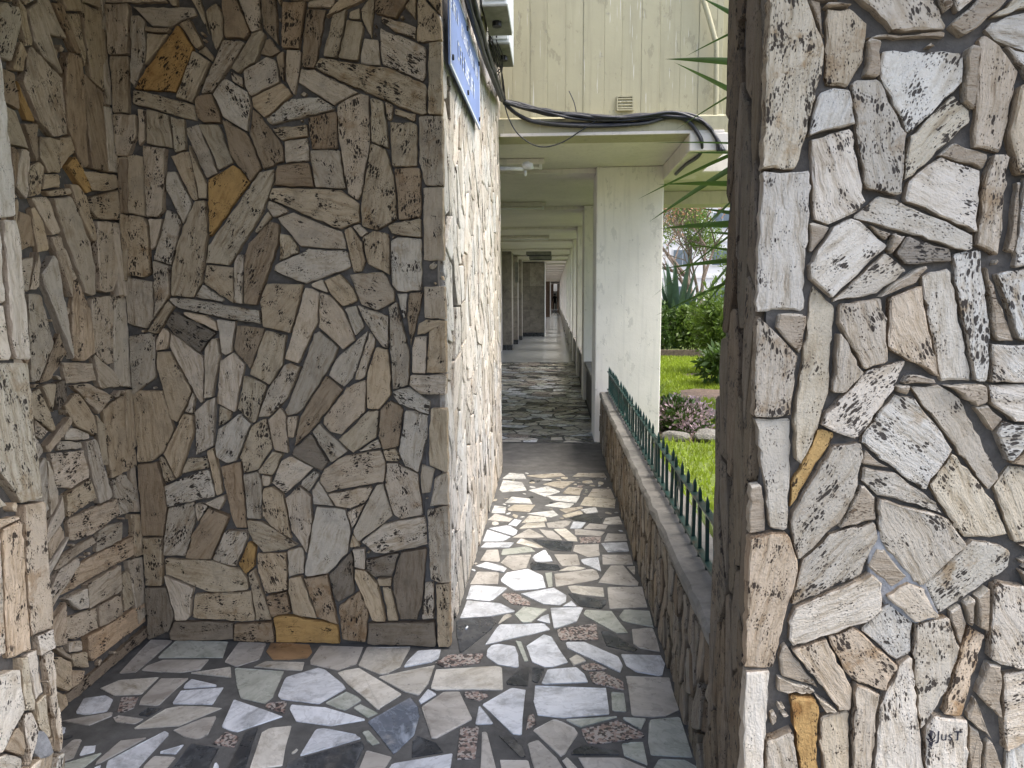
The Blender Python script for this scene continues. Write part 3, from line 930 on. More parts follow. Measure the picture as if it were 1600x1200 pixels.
F1 = """
w 165,590 190,520 300,530 368,565 290,580
w 190,510 205,460 340,470 290,510 260,520
b 205,450 230,405 310,408 305,450
w 325,440 355,405 430,392 490,420 495,465 375,475
b 535,412 700,392 712,430 660,445 550,465
g 500,410 530,408 535,460 515,465
p 330,495 375,490 430,525 425,540 370,530
w 410,490 530,468 578,495 570,535 500,530
c 600,460 735,470 735,500 620,490
k 595,490 750,520 720,550 640,540
b 752,465 885,462 905,545 760,552
b 725,445 770,380 830,378 870,420 870,458
g 375,580 420,545 505,555 440,605 400,605
w 520,552 655,550 630,600 535,632
g 662,560 770,565 830,645 790,648 680,590
g 810,590 830,560 915,565 930,622 840,605
w 570,540 600,520 625,540
w 470,600 515,580 515,612
c 305,615 325,580 368,580
k 150,600 270,590 300,615 165,725 150,650
w 272,695 320,620 495,615 512,635 400,665
p 560,640 700,618 705,672 570,675
k 740,650 770,650 865,710 855,722 760,700
b 865,640 930,635 955,720 875,705
w 278,720 300,700 378,712 382,790 320,780 275,745
g 385,690 405,695 430,760 415,762
w 428,710 500,665 540,680 595,765 500,790 450,770
w 600,695 660,695 808,760 795,810 720,770 610,725
c 600,765 640,742 655,775 625,785
w 808,745 960,748 975,780 965,820 880,805 820,770
p 60,770 100,745 235,740 220,770 90,785
c 40,865 60,805 325,792 333,885 60,885
k 342,855 400,800 440,795 435,862
k 445,800 490,795 510,815 480,850 445,840
w 465,855 490,800 630,790 668,845
p 635,785 720,780 740,800 660,805
p 680,815 720,810 800,850 825,885 700,855
w 462,870 755,880 765,978 560,995 470,985
g 770,895 825,900 830,965 770,960
b 828,832 995,840 1030,960 975,988 850,985
b 0,940 75,890 150,890 205,1005 60,1082 40,1075
p 170,905 210,890 255,910 235,925
w 240,940 345,880 420,890 405,1058 360,1060
w 218,1022 232,948 270,1020
p 425,1000 455,990 465,1025 435,1035
g 600,1010 770,995 700,1025 640,1030
g 835,1000 915,1005 900,1045 840,1010
p 655,1040 790,1005 905,1070 690,1105
g 920,1010 1035,1000 1090,1180 1060,1190 935,1185 915,1100
b 412,1080 450,1045 525,1005 610,1040 625,1075 570,1160 510,1198 430,1120
p 110,1145 140,1045 265,1035 280,1150 120,1160
k 295,1070 380,1080 460,1160 370,1165 320,1110
b 230,1200 300,1165 400,1165 480,1200 460,1260 260,1260
c 545,1180 590,1170 630,1200 640,1240 550,1240
k 600,1150 680,1110 800,1130 805,1200 650,1200
g 810,1110 900,1105 920,1180 830,1180
w 320,65 335,30 400,38 418,68 330,75
w 440,70 510,55 555,75 500,92
b 500,45 540,35 610,35 570,60
b 580,80 600,58 645,62 635,88
w 515,95 635,95 620,118 540,110
b 680,95 700,65 760,65 775,100
c 650,130 670,98 780,105 778,140
b 350,150 380,130 450,130 430,155
w 440,165 530,155 545,170 520,178
w 290,160 300,135 340,140 335,160
b 275,190 300,168 360,185 350,195
c 405,200 440,175 495,180 500,195 430,200
w 355,210 380,190 405,195 385,215
c 405,225 430,205 495,200 500,218
b 510,205 580,195 605,200 570,220 520,220
w 600,225 612,200 660,200 640,225
k 600,180 690,165 740,185 730,205 640,195
c 740,205 740,185 795,180 805,205
w 645,150 700,142 710,160 670,165
c 575,170 640,152 650,168 590,182
w 285,225 350,215 380,235 370,252
w 255,275 270,235 355,262 330,275
b 370,262 430,228 490,258 450,262
b 480,232 540,240 560,270 510,262
c 535,230 580,228 635,275 590,275
b 630,250 630,228 735,240 720,255
b 665,225 690,205 750,210 740,225
p 635,265 720,260 715,280 640,282
b 750,275 760,248 820,250 825,272
c 380,285 400,268 485,300 450,302
k 450,270 610,280 600,315 520,310 490,290
w 250,300 265,285 375,285 360,300
g 330,330 335,310 430,300 450,318
b 620,315 630,295 720,292 722,335 680,340
w 730,288 825,285 832,315 755,318
b 245,355 270,315 300,315 310,360
b 322,365 345,340 440,335 420,385 370,395
w 455,340 495,318 522,355 470,360
b 535,335 630,335 640,375 565,380
w 650,355 715,345 725,400 690,385
b 732,335 840,335 850,370 735,370
k 450,362 560,375 555,392 450,390
w 225,380 260,365 335,385 325,402
c 565,395 600,380 650,388 620,395
c 825,385 855,383 858,405
w 335,20 360,0 410,5 420,22
b 430,10 560,0 575,10 490,18
b 620,12 640,0 735,0 745,15
w 510,132 560,120 610,125 590,142
w 345,118 370,98 430,105 440,122
b 560,145 640,135 650,142 590,160
"""
F2 = """
g 435,215 480,160 680,155 660,215
b 685,240 740,165 830,170 800,230 720,255
o 850,195 870,165 1000,175 1010,215 880,228
b 1020,215 1045,180 1205,185 1180,245 1120,268 1030,250
c 1210,255 1240,185 1395,185 1360,250 1290,288
w 1390,250 1440,200 1510,195 1500,230
c 812,255 850,235 975,238 970,265
c 560,275 690,255 695,290
b 360,265 440,235 600,235 560,275 440,270
b 285,275 400,150 475,155 340,270
g 723,265 905,280 865,370 830,398 755,380 755,305
w 895,360 930,300 1050,265 1145,345 1050,398 910,380
c 1130,280 1210,268 1360,360 1270,418 1190,350
c 1280,295 1485,252 1470,320 1440,360 1370,345
g 1090,395 1140,360 1210,385 1150,422
g 1185,420 1215,408 1275,440 1240,455
w 1450,390 1470,348 1510,370
c 200,345 270,315 400,305 345,365 250,370
b 345,400 430,310 525,308 415,405
w 530,340 545,312 625,330
w 487,398 520,350 660,340 620,400
p 245,430 260,385 340,372 320,415 265,435
w 90,465 140,385 225,375 230,405 150,475
k 340,455 390,420 420,425 400,440
c 278,525 430,430 520,415 660,425 600,460 480,510
b 450,515 540,465 630,460 600,520 540,545
w 685,485 725,395 770,400 925,455 745,515
p 850,405 920,400 915,430 860,425
w 935,412 1070,420 1225,465 1110,485 960,465
d 1235,470 1390,380 1430,430 1400,530 1335,598 1290,530
g 1212,520 1250,515 1270,550 1245,555
k 1430,535 1480,550 1515,590 1500,630 1420,645
b 185,640 240,560 440,535 460,545 360,600 240,640
b 80,530 200,490 270,488 180,530
w 365,605 440,585 550,555 500,620 400,645
w 65,570 155,565 150,600 100,640 60,645
p 620,580 690,520 735,535 700,590
c 685,650 740,570 860,505 975,490 945,625 800,650
w 945,640 1020,515 1060,505 1205,535 1120,650 950,650
b 1165,650 1200,575 1385,625 1395,650 1350,700 1190,700
b 215,470 300,440 370,450 330,480
w 585,640 600,615 640,650
"""

def px_of(P):
    v = CAMROT.transposed() @ (Vector(P)-CAMPOS)
    if v.z > -.05: return (-9999, -9999)
    return (800+FOC*v.x/-v.z, 600-FOC*v.y/-v.z)

# ------------------------------------------------------------------ ground and floors
def struct(o): o['kind'] = 'structure'; return o
struct(obj('ground', [(-300, -200, -.09), (300, -200, -.09), (300, 400, -.09), (-300, 400, -.09)], [[0, 1, 2, 3]], M['ground']))
rng = random.Random(5)
floor = struct(obj('floor', *(lambda m: (m.V, m.F))(MB().box(-3.2, 3.2, -3, 1.93, -.12, 0).box(-1.83, .50, 1.93, 6.14, -.12, 0)), M['grout']))
FL = (Vector((0, 0, 0)), EX, EY, EZ)
fn = lambda x, y: tuple(onZ(x, y))[:2]
tiles = trace(F1, (660, 740), 2.608, fn) + trace(F2, (80, 940), 2.5, fn)
def out_of_trace(x, y):
    q = px_of((x, y, 0)); return not (90 < q[0] < 1110 and 735 < q[1] < 1205)
extra = pack((-2.2, .9, 1.9, 2.4), .26, 1.6, lambda r: r.uniform(0, pi), .02, rng, keep=lambda x, y: out_of_trace(x, y) and not (y > 1.68 and (x > .44 or x < -1.78)))
extra += pack((-1.78, 1.7, -1.2, 2.9), .22, 1.6, lambda r: r.uniform(0, pi), .02, rng, keep=out_of_trace)
def recode(r): return r.choice('wwwwwccbbbbgkkp')
tiles += [(p, recode(rng)) for p, c in extra]
tiles = settle(tiles, .014, .013, (-2.2, .9, 1.9, 6.1))
tiles = [t for t in tiles if not ((cen(t[0])[1] > 1.9) and (cen(t[0])[0] > .46 or cen(t[0])[0] < -1.8))]
for t in tiles:                                             # keep tiles clear of the wall faces
    if cen(t[0])[1] > 2.95: t[0] = clip(clip(t[0], (-1, 0), .452), (1, 0), .468)
    elif cen(t[0])[1] > 1.95: t[0] = clip(clip(t[0], (1, 0), .468), (0, 1), 2.93) if cen(t[0])[0] < -.46 else clip(t[0], (1, 0), .468)
tiles = [t for t in tiles if len(t[0]) > 2 and area(t[0]) > 3e-4]
cc = []
for q, c in chips(tiles, (-1.75, 2.15, .45, 6.05), .012, rng, 1800, .13, .03, keep=lambda x, y: not (x < -.45 and y > 2.88)): cc.append([q, recode(rng)])
MATC = dict(w='white', c='cream', b='beige', g='green', k='slate', p='granite', o='beige', d='slate')
FT = dict(o=(.75, .5, .3), d=(3.2, 3.3, 3.5))
def lay_tiles(tl, root, z0, limit=295):
    tl = sorted(tl, key=lambda t: (Vector((*cen(t[0]), 0))-CAMPOS).length); rest = []
    for i, (p, c) in enumerate(tl):
        k = rng.uniform(.82, 1.1); f = FT.get(c, (1, 1, 1))
        o = stone(p, (Vector((0, 0, z0)), EX, EY, EZ), root, M[MATC[c]], (k*f[0], k*f[1], k*f[2], 1), rng, t=.003, tv=.0012, seg=.09, jit=.004, cham=.006, bev=.0012, tilt=.0015, name='paving_stone', grain=rng.uniform(0, pi))
        if o and i >= limit: rest.append(o)
    by = {}
    for r in rest: by.setdefault(r.data.materials[0].name, []).append(r)
    for key in sorted(by): join_stuff(by[key], root, bpy.data.materials[key], 'paving_beyond')
lay_tiles(tiles+cc, floor, 0)
# worn concrete sill between the two pavings
sill = struct(obj('threshold', *(lambda m: (m.V, m.F))(MB().box(-1.83, .47, 6.14, 7.38, -.12, -.018, .01)), M['concrete']))
cfloor = struct(obj('corridor_floor', *(lambda m: (m.V, m.F))(MB().box(-1.5, .47, 7.38, 16.5, -.12, -.012)), M['grout']))
ct = pack((-1.2, 7.4, .44, 16.45), .29, 1.9, lambda r: r.gauss(0, .5), .024, rng)
ct = [[p, rng.choice('bbwwwcckkkgpb')] for p, c in ct]
lay_tiles(ct, cfloor, -.012)
struct(box('polished_floor', -1.5, .47, 16.5, 82, -.12, -.006, M['terrazzo']))

# ------------------------------------------------------------------ stone pillar at the right
rng = random.Random(11)
pillar = box('stone_pillar', .472, 2.75, 1.655, 2.03, 0, 2.95, M['mortar'], origin=(1.6, 1.93, 0))
tag(pillar, 'broad pillar clad in white travertine rubble filling the right of the picture', 'pillar')
fn = lambda x, y: (lambda p: (p.x, p.z))(onY(x, y, 1.63))
PF = (Vector((0, 1.655, 0)), EX, EZ, -EY)
st = trace(R1, (1100, 0), 2, fn) + trace(R2, (1100, 600), 2, fn)
def off_frame(x, z):
    q = px_of((x, 1.63, z)); return q[0] > 1645 or q[1] < -12 or q[1] > 1255
st += pack((.447, 0, 2.72, 2.95), .24, 2.1, lambda r: r.uniform(0, pi), .012, rng, keep=off_frame)
st = settle(st, .020, .0045, (.447, .004, 2.74, 2.94))
st += chips(st, (.447, 0.25, 1.1, 2.2), .005, rng, 2500, .12, .016)
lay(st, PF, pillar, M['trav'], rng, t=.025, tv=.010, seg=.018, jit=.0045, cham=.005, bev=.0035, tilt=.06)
# narrow courses on the pillar's side towards the passage
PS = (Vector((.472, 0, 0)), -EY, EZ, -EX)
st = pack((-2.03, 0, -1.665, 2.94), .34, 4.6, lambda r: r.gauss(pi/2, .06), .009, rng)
lay(st, PS, pillar, M['trav_in'], rng, mul=(.31, .29, .265), t=.022, tv=.005, seg=.06, jit=.003, cham=.008, bev=.004, tilt=.012)  # dark multiplier puts the shade of this side into the stone colour
# smeared cement between the middle stones
pc = [fn(1100+x/2, 600+y/2) for x, y in ((520, 520), (560, 450), (690, 600), (745, 735), (655, 760), (560, 690), (520, 620))]
stone(hull(pc), PF, pillar, M['patch'], (1, 1, 1, 1), rng, t=.016, tv=0, bev=.004, tilt=.01, name='cement_patch')
# scribbled handle in ink on one of the lower stones
tcu = bpy.data.curves.new('ink', 'FONT'); tcu.body = '@JusT'; tcu.size = .034; tcu.extrude = 0; tcu.resolution_u = 3
to = bpy.data.objects.new('ink', tcu); coll.objects.link(to)
bpy.context.view_layer.update()
tm = bpy.data.meshes.new_from_object(to.evaluated_get(bpy.context.evaluated_depsgraph_get()))
bpy.data.objects.remove(to); tm.materials.clear(); tm.materials.append(M['ink'])
ink = bpy.data.objects.new('ink_writing', tm); coll.objects.link(ink); ink.parent = pillar
a = onY(1449, 1168, 1.60)
ink.matrix_basis = Matrix.Translation(a - wloc(pillar)) @ Matrix.Rotation(pi/2, 4, 'X')
bpy.context.view_layer.update()
ctr = onY(1481, 1163, 1.63)
tgt = min((o for o in pillar.children if o.name.startswith('stone')), key=lambda o: ((o.matrix_world.translation-ctr).length if abs(o.matrix_world.translation.x-ctr.x) < .06 else 9) - .5*max(o.dimensions))
mi = tgt.matrix_world.inverted(); iw = ink.matrix_world
for v in tm.vertices:                                      # lay the pen strokes on the stone's own surface
    p = iw @ v.co; ok, hit, nn, _ = tgt.ray_cast(mi @ Vector((p.x, 1.4, p.z)), (mi.to_3x3() @ EY).normalized())
    if ok: h = tgt.matrix_world @ hit; v.co = iw.inverted() @ Vector((p.x, h.y-.0012, p.z))

# ------------------------------------------------------------------ left pier, alcove walls
rng = random.Random(23)
pier = box('stone_pier', -3.2, -1.483, 1.0, 1.895, 0, 2.95, M['mortar'], origin=(-2.3, 1.5, 0))
tag(pier, 'bright travertine pier at the left edge of the picture', 'pier')
fn = lambda x, y: (lambda p: (p.y, p.z))(onX(x, y, -1.45))
LP = (Vector((-1.483, 0, 0)), EY, EZ, EX)
st = trace(P1, (0, 0), 2, fn) + trace(P2, (0, 600), 2, fn)
def off_pier(y, z):
    q = px_of((-1.45, y, z)); return q[0] < -45 or q[1] < 15 or q[1] > 1255
st += pack((1.0, 0, 1.93, 2.95), .26, 2.6, lambda r: r.gauss(pi/2, .35), .012, rng, keep=off_pier)
st = settle(st, .018, .0055, (1.0, .004, 1.93, 2.94))
st += chips(st, (1.5, .2, 1.93, 2.3), .005, rng, 900, .07, .014)
lay(st, LP, pier, M['trav'], rng, t=.026, tv=.008, seg=.024, jit=.004, cham=.005, bev=.0035, tilt=.045)
st = pack((-3.2, 0, -1.49, 2.95), .28, 2.2, lambda r: r.uniform(0, pi), .012, rng)
lay(st, (Vector((0, 1.0, 0)), EX, EZ, -EY), pier, M['trav'], rng, t=.033, tv=.012)
pc = [fn(0+x/6, 1000+y/6) for x, y in ((350, 900), (400, 850), (450, 850), (530, 990), (530, 1090), (440, 1120), (380, 1080))]
stone(hull(pc), LP, pier, M['patch'], (1, 1, 1, 1), rng, t=.026, tv=0, bev=.006, tilt=.01, name='cement_patch')

lwall = box('stone_wall', -1.98, -1.813, 1.91, 2.955, 0, 2.95, M['mortar'], origin=(-1.9, 2.4, 0))
tag(lwall, 'side wall of the dim alcove, travertine slabs, just right of the bright pier', 'wall')
fn = lambda x, y: (lambda p: (p.y, p.z))(onX(x, y, -1.78))
LW = (Vector((-1.813, 0, 0)), EY, EZ, EX)
st = trace(L1, (0, 0), 2, fn) + trace(L2, (0, 600), 2, fn)
def off_l(y, z):
    q = px_of((-1.78, y, z)); return q[1] < -10 or q[0] < (20 if q[1] < 0 else 10+q[1]*.085)
st += pack((1.93, 0, 2.92, 2.95), .22, 2.2, lambda r: r.gauss(pi/2, .5), .012, rng, keep=off_l)
st = snap(settle(st, .018, .0055, (1.93, .004, 2.945, 2.94)), 0, 2.944, .11)
st += chips(st, (2.74, .01, 2.943, 2.9), .006, rng, 2500, .42, .08, ang=pi/2, ratio=(.14, .24))
st += chips(st, (2.1, .01, 2.91, 2.9), .005, rng, 1500, .08, .014)
lay(st, LW, lwall, M['trav_in'], rng, mul=(1, .97, .93), t=.026, tv=.008, seg=.024, jit=.004, cham=.005, bev=.0035, tilt=.045)

bwall = box('stone_wall', -1.813, -.477, 2.953, 3.10, 0, 4.2, M['mortar'], origin=(-1.1, 3.0, 0))
tag(bwall, 'shaded back wall of the alcove, brownish travertine rubble with two ochre stones', 'wall')
fn = lambda x, y: (lambda p: (p.x, p.z))(onY(x, y, 2.92))
BW = (Vector((0, 2.953, 0)), EX, EZ, -EY)
st = trace(B1, (200, 0), 2.4, fn) + trace(B2, (200, 450), 2.106, fn)
st += pack((-1.78, 2.45, -.442, 2.95), .2, 2.0, lambda r: r.uniform(0, pi), .012, rng, keep=lambda x, z: px_of((x, 2.92, z))[1] < -8)
st = snap(snap(settle(st, .018, .0055, (-1.786, .004, -.442, 2.94)), 0, -1.785, .05), 0, -.4425, .03)
st += chips(st, (-1.775, .01, -1.62, 2.62), .006, rng, 2500, .42, .08, ang=pi/2, ratio=(.14, .24))
st += chips(st, (-1.775, .01, -.445, 2.62), .005, rng, 4500, .09, .016)
lay(st, BW, bwall, M['trav_in'], rng, mul=(.96, .94, .90), t=.026, tv=.008, seg=.024, jit=.004, cham=.005, bev=.0035, tilt=.045)
pc = [fn(200+x/2.106, 450+y/2.106) for x, y in ((985, 400), (1000, 420), (1005, 600), (1000, 780), (1005, 975), (975, 985), (972, 700))]
stone(hull(pc), BW, bwall, M['concrete'], (1, 1, 1, 1), rng, t=.012, tv=0, bev=.004, tilt=.005, name='cement_patch')

# wall along the passage
rng = random.Random(31)
cwall = box('stone_wall', -.62, -.477, 3.10, 6.15, 0, 4.2, M['mortar'], origin=(-.5, 4.6, 0))
MB().box(-.50, -.4755, 2.96, 3.10, 0, 4.2).build('corner_mortar', M['mortar'], cwall, (-.49, 3.0, 0))
tag(cwall, 'pale travertine wall seen edge-on beneath the blue sign, left of the passage', 'wall')
CW = (Vector((-.475, 0, 0)), EY, EZ, EX)
st = pack((2.960, 0, 6.15, 4.2), .27, 2.4, lambda r: r.gauss(pi/2, .45), .007, rng)
st += chips(st, (2.965, .01, 6.1, 3.0), .005, rng, 1200, .08, .016)
for s_ in st:
    s_[1] = rng.choice('wwwwg')
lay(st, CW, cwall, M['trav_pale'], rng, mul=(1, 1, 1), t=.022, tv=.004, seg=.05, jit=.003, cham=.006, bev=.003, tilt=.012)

# roof slab over the alcove
roof = box('alcove_roof', -3.2, 2.75, 1.0, 2.95, 2.952, 3.2, M['concrete'], b=.01)
tag(roof, 'concrete roof slab over the stone alcove, just above the picture', 'roof')

# ------------------------------------------------------------------ low wall with coping and green railing
rng = random.Random(41)
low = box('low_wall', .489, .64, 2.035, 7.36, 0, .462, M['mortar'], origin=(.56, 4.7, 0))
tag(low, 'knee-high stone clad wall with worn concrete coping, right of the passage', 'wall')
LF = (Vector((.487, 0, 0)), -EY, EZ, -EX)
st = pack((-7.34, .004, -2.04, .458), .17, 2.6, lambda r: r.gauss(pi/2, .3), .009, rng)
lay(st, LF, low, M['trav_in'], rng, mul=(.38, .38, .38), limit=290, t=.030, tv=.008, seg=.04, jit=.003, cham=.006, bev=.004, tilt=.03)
cap = MB(); ys = [2.035 + i*(7.36-2.035)/70 for i in range(71)]
for y in ys:
    j = rng.uniform(-.010, .006); k = rng.uniform(-.006, .003)
    cap.V += [(.462+j*.4, y, .463), (.456+j, y, .505+k), (.466+j*.7, y, .520+k*.6), (.56, y, .524+k*.3), (.642, y, .520), (.65, y, .463)]
for i in range(70):
    for q in range(6): cap.F.append([i*6+q, i*6+(q+1) % 6, (i+1)*6+(q+1) % 6, (i+1)*6+q])
cap.F += [list(range(6)), [420+i for i in range(6)][::-1]]
cap.F = [f[::-1] for f in cap.F]
cap.build('coping', M['cap'], low, (.56, 4.7, .463))
FX = .545
fence = empty('railing', (FX, 4.7, .52)); tag(fence, 'dark green iron railing with pointed pickets on the low wall', 'railing')
pk = MB(); hw = .0065
pk.box(-hw, hw, -hw, hw, 0, .245)
pk.V += [(-hw, -hw, .245), (hw, -hw, .245), (hw, hw, .245), (-hw, hw, .245), (0, 0, .272)]; pk.F += [[8, 9, 12], [9, 10, 12], [10, 11, 12], [11, 8, 12]]
first = None; y = 2.12; i = 0
plates = (3.86, 5.0, 6.1)
while y < 7.3:
    if min(abs(y-p) for p in plates) > .05:
        if first is None: first = pk.build('picket', M['fence'], fence); first.location = (0, y-4.7, .004); o = first
        else: o = first.copy(); coll.objects.link(o); o.location = (0, y-4.7, .004)
        o.rotation_euler = (rng.gauss(0, .012), rng.gauss(0, .012), rng.uniform(-.1, .1))
    y += .135
for p in plates: box('post_plate', FX-.006, FX+.006, p-.032, p+.032, .525, .745, M['fence'], fence, .002)
box('rail', FX-.014, FX+.014, 2.04, 7.36, .728, .737, M['fence'], fence, .002)
box('rail', FX-.014, FX+.014, 2.04, 7.36, .548, .557, M['fence'], fence, .002)
for p in (3.12, 4.47, 5.55):
    m = MB()
    for s_ in (-1, 1):
        m.tube(spline([(FX, p+s_*.012, .56), (FX, p+s_*.05, .60), (FX, p+s_*.045, .65), (FX, p+s_*.012, .675), (FX, p+s_*.03, .715), (FX, p+s_*.055, .725)]), .0055, 5)
    m.build('scroll_ornament', M['fence'], fence, (FX, p, .56))

# ------------------------------------------------------------------ the long building with its arcade
rng = random.Random(53)
bld = empty('arcade_building', (0, 6.15, 0)); tag(bld, 'cream concrete building raised over a long arcaded walkway', 'building')
CEIL = 2.77
x = -1.6
while x < 1.33:
    wd = rng.uniform(.13, .17); x1 = min(x+wd, 1.34)
    d = rng.uniform(-.004, .004)
    box('facade_board', x, x1-.001, 6.17+d, 6.26, 2.90, 6.5, M['facade'], bld, .0015); x = x1
box('facade_wall', -1.6, 1.34, 6.245, 7.5, 2.905, 6.5, M['facade'], bld)
fa = MB(); fa.prism([(-1.6, 5.99, 2.77), (-1.6, 6.3, 2.77), (-1.6, 6.3, 2.95), (-1.6, 6.17, 2.955), (-1.6, 5.99, 2.90)], (1, 0, 0), 2.95)
fa.F = [f[::-1] for f in fa.F]; fa.build('fascia', M['facade'], bld, (0, 6.0, 2.77))
box('drip_edge', -.44, 1.33, 5.978, 5.99, 2.765, 2.79, M['soffit'], bld, .003)
box('ceiling', -1.6, 1.34, 6.3, 82, CEIL, 2.90, M['soffit'], bld)
box('edge_beam', 1.06, 1.36, 5.975, 7.42, 2.63, 2.768, M['soffit'], bld, .006)
box('upper_storey', -6, 1.34, 7.5, 82, 2.90, 9, M['facade'], bld)
box('balcony_slab', 1.345, 4.2, 7.9, 11.1, 2.78, 2.98, M['soffit'], bld, .01)
box('balcony_beam', 1.345, 4.2, 9.3, 9.6, 2.62, 2.778, M['soffit'], bld, .006)
box('upper_wing', 1.345, 4.2, 7.96, 11.05, 2.985, 9, M['facade'], bld)
cols = [7.42 + 3.08*i for i in range(24)]
cm = None
for i, y in enumerate(cols):
    c = box('column', .412, 1.075, y, y+.62, -.02, CEIL-.002, M['colpaint'], bld, .008)
    if i < 20: box('ceiling_beam', -1.45, .41, y+.1, y+.5, CEIL-.045, CEIL-.001, M['soffit'], bld, .004)
    if i < 23:
        p = box('parapet', .46, .62, y+.62, y+3.08, -.02, .50, M['concrete'], bld)
        box('parapet_coping', .43, .66, y+.621, y+3.079, .50, .55, M['cap'], bld, .006)
# left side of the walkway, pilasters and marble clad blocks
box('inner_wall', -1.75, -1.46, 6.28, 82, -.02, CEIL-.003, M['soffit'], bld)
def clad(name, x0, x1, y0, y1, cols_, rows, mat):
    box(name, x0, x1-.012, y0+.012, y1, -.01, CEIL-.05, M['mortar'], bld)
    for i in range(cols_):
        for j in range(rows):
            a0, a1 = x0+(x1-x0)*i/cols_, x0+(x1-x0)*(i+1)/cols_; z0, z1 = .14+(CEIL-.2)*j/rows, .14+(CEIL-.2)*(j+1)/rows
            o = box('marble_panel', a0+.003, a1-.003, y0, y0+.02, z0+.003, z1-.003, M[mat], bld, .002)
            k = rng.uniform(.75, 1.25); o.color = (k, k, k*.96, 1)
    for j in range(rows):
        z0, z1 = .14+(CEIL-.2)*j/rows, .14+(CEIL-.2)*(j+1)/rows
        o = box('marble_panel', x1-.012, x1+.004, y0+.024, y1-.003, z0+.003, z1-.003, M[mat], bld); o.color = (1.15, 1.15, 1.1, 1)
    box('skirting', x0, x1+.015, y0-.015, y1, -.005, .13, M['slate'], bld)
clad('pilaster', -1.46, -1.20, 20.2, 20.9, 1, 2, 'marblepanel')
clad('pilaster', -1.46, -1.16, 22.6, 23.3, 1, 2, 'marblepanel')
clad('pilaster', -1.46, -1.13, 24.8, 25.4, 1, 2, 'marblepanel')
clad('projecting_block', -1.46, -.40, 27.0, 28.6, 2, 3, 'marblepanel')
box('lit_side_strip', -.394, -.36, 26.97, 28.6, 0, CEIL-.06, M['pvc'], bld)  # white strip stands in for the block's lit right side
box('notice_board', -1.19, -1.10, 21.9, 22.0, 1.9, 2.5, M['boxunder'], bld)
box('brown_block', -1.46, -.36, 52, 54, 0, 2.5, M['brown'], bld)
box('lit_side_strip', -.355, -.30, 51.9, 54, 0, 2.5, M['pvc'], bld)  # same white strip painting a lit side on the brown block
box('end_wall', -1.5, -.15, 80, 80.3, 0, CEIL, M['brown'], bld); box('end_wall', .25, 1.0, 80, 80.3, 0, CEIL, M['brown'], bld)
box('end_door', -.15, .25, 80.1, 80.2, 0, 2.0, M['boxunder'], bld)
# vent grille
vx0, vx1, vz0, vz1 = .498, .634, 2.99, 3.105
g0 = MB().box(vx0, vx1, 6.150, 6.165, vz0, vz1).build('vent_grille', M['facade'], bld, (.57, 6.16, vz0))
for i in range(4):
    z = vz0+.012+i*.024
    MB().prism([(vx0+.011, 6.15, z), (vx0+.011, 6.138, z+.004), (vx0+.011, 6.138, z+.010), (vx0+.011, 6.15, z+.018)], (1, 0, 0), vx1-vx0-.022).build('louvre', M['facade'], g0, (.57, 6.15, z))
for (x0, x1, z0, z1) in ((vx0, vx0+.01, vz0, vz1), (vx1-.01, vx1, vz0, vz1), (vx0+.01, vx1-.01, vz1-.01, vz1), (vx0+.01, vx1-.01, vz0, vz0+.01)): MB().box(x0, x1, 6.138, 6.15, z0, z1).build('vent_frame', M['facade'], g0, (x0, 6.14, z0))

# lamps under the ceiling
def lamp(y, x0, x1, label):
    e = empty('ceiling_lamp', ((x0+x1)/2, y, CEIL)); tag(e, label, 'lamp', 'fluorescent battens under the arcade ceiling')
    box('lamp_body', x0, x1, y-.035, y+.035, CEIL-.055, CEIL-.004, M['soffit'], e, .004)
    for s_ in (x0+.02, x1-.05): box('lamp_holder', s_, s_+.03, y-.014, y+.014, CEIL-.10, CEIL-.055, M['pvc'], e)
    MB().tube([(x0+.05, y, CEIL-.085), (x1-.05, y, CEIL-.085)], .013, 8).build('tube', M['lamp'], e, (x0, y, CEIL-.085))
lamp(6.95, -1.3, -.10, 'unlit fluorescent batten lamp nearest the pale wall, behind the white tap')
lamp(10.1, -1.35, -.13, 'unlit fluorescent batten lamp second along the arcade ceiling')
lamp(15.6, -1.2, -.12, 'unlit fluorescent batten lamp third along the arcade ceiling, thin and far')
for k, (y, lb) in enumerate(((20.6, 'dark ceiling grille nearer the camera deep in the arcade'), (23.0, 'dark ceiling grille farther from the camera deep in the arcade'))):
    e = empty('ceiling_grille', (-.45, y, CEIL-.01)); tag(e, lb, 'grille', 'dark grilles in the arcade ceiling')
    box('grille_frame', -.80, -.10, y-.25, y+.25, CEIL-.14, CEIL-.05, M['boxunder'], e)
    for j in range(5): box('slat', -.78, -.12, y-.2+j*.1, y-.15+j*.1, CEIL-.155, CEIL-.142, M['dark'], e)

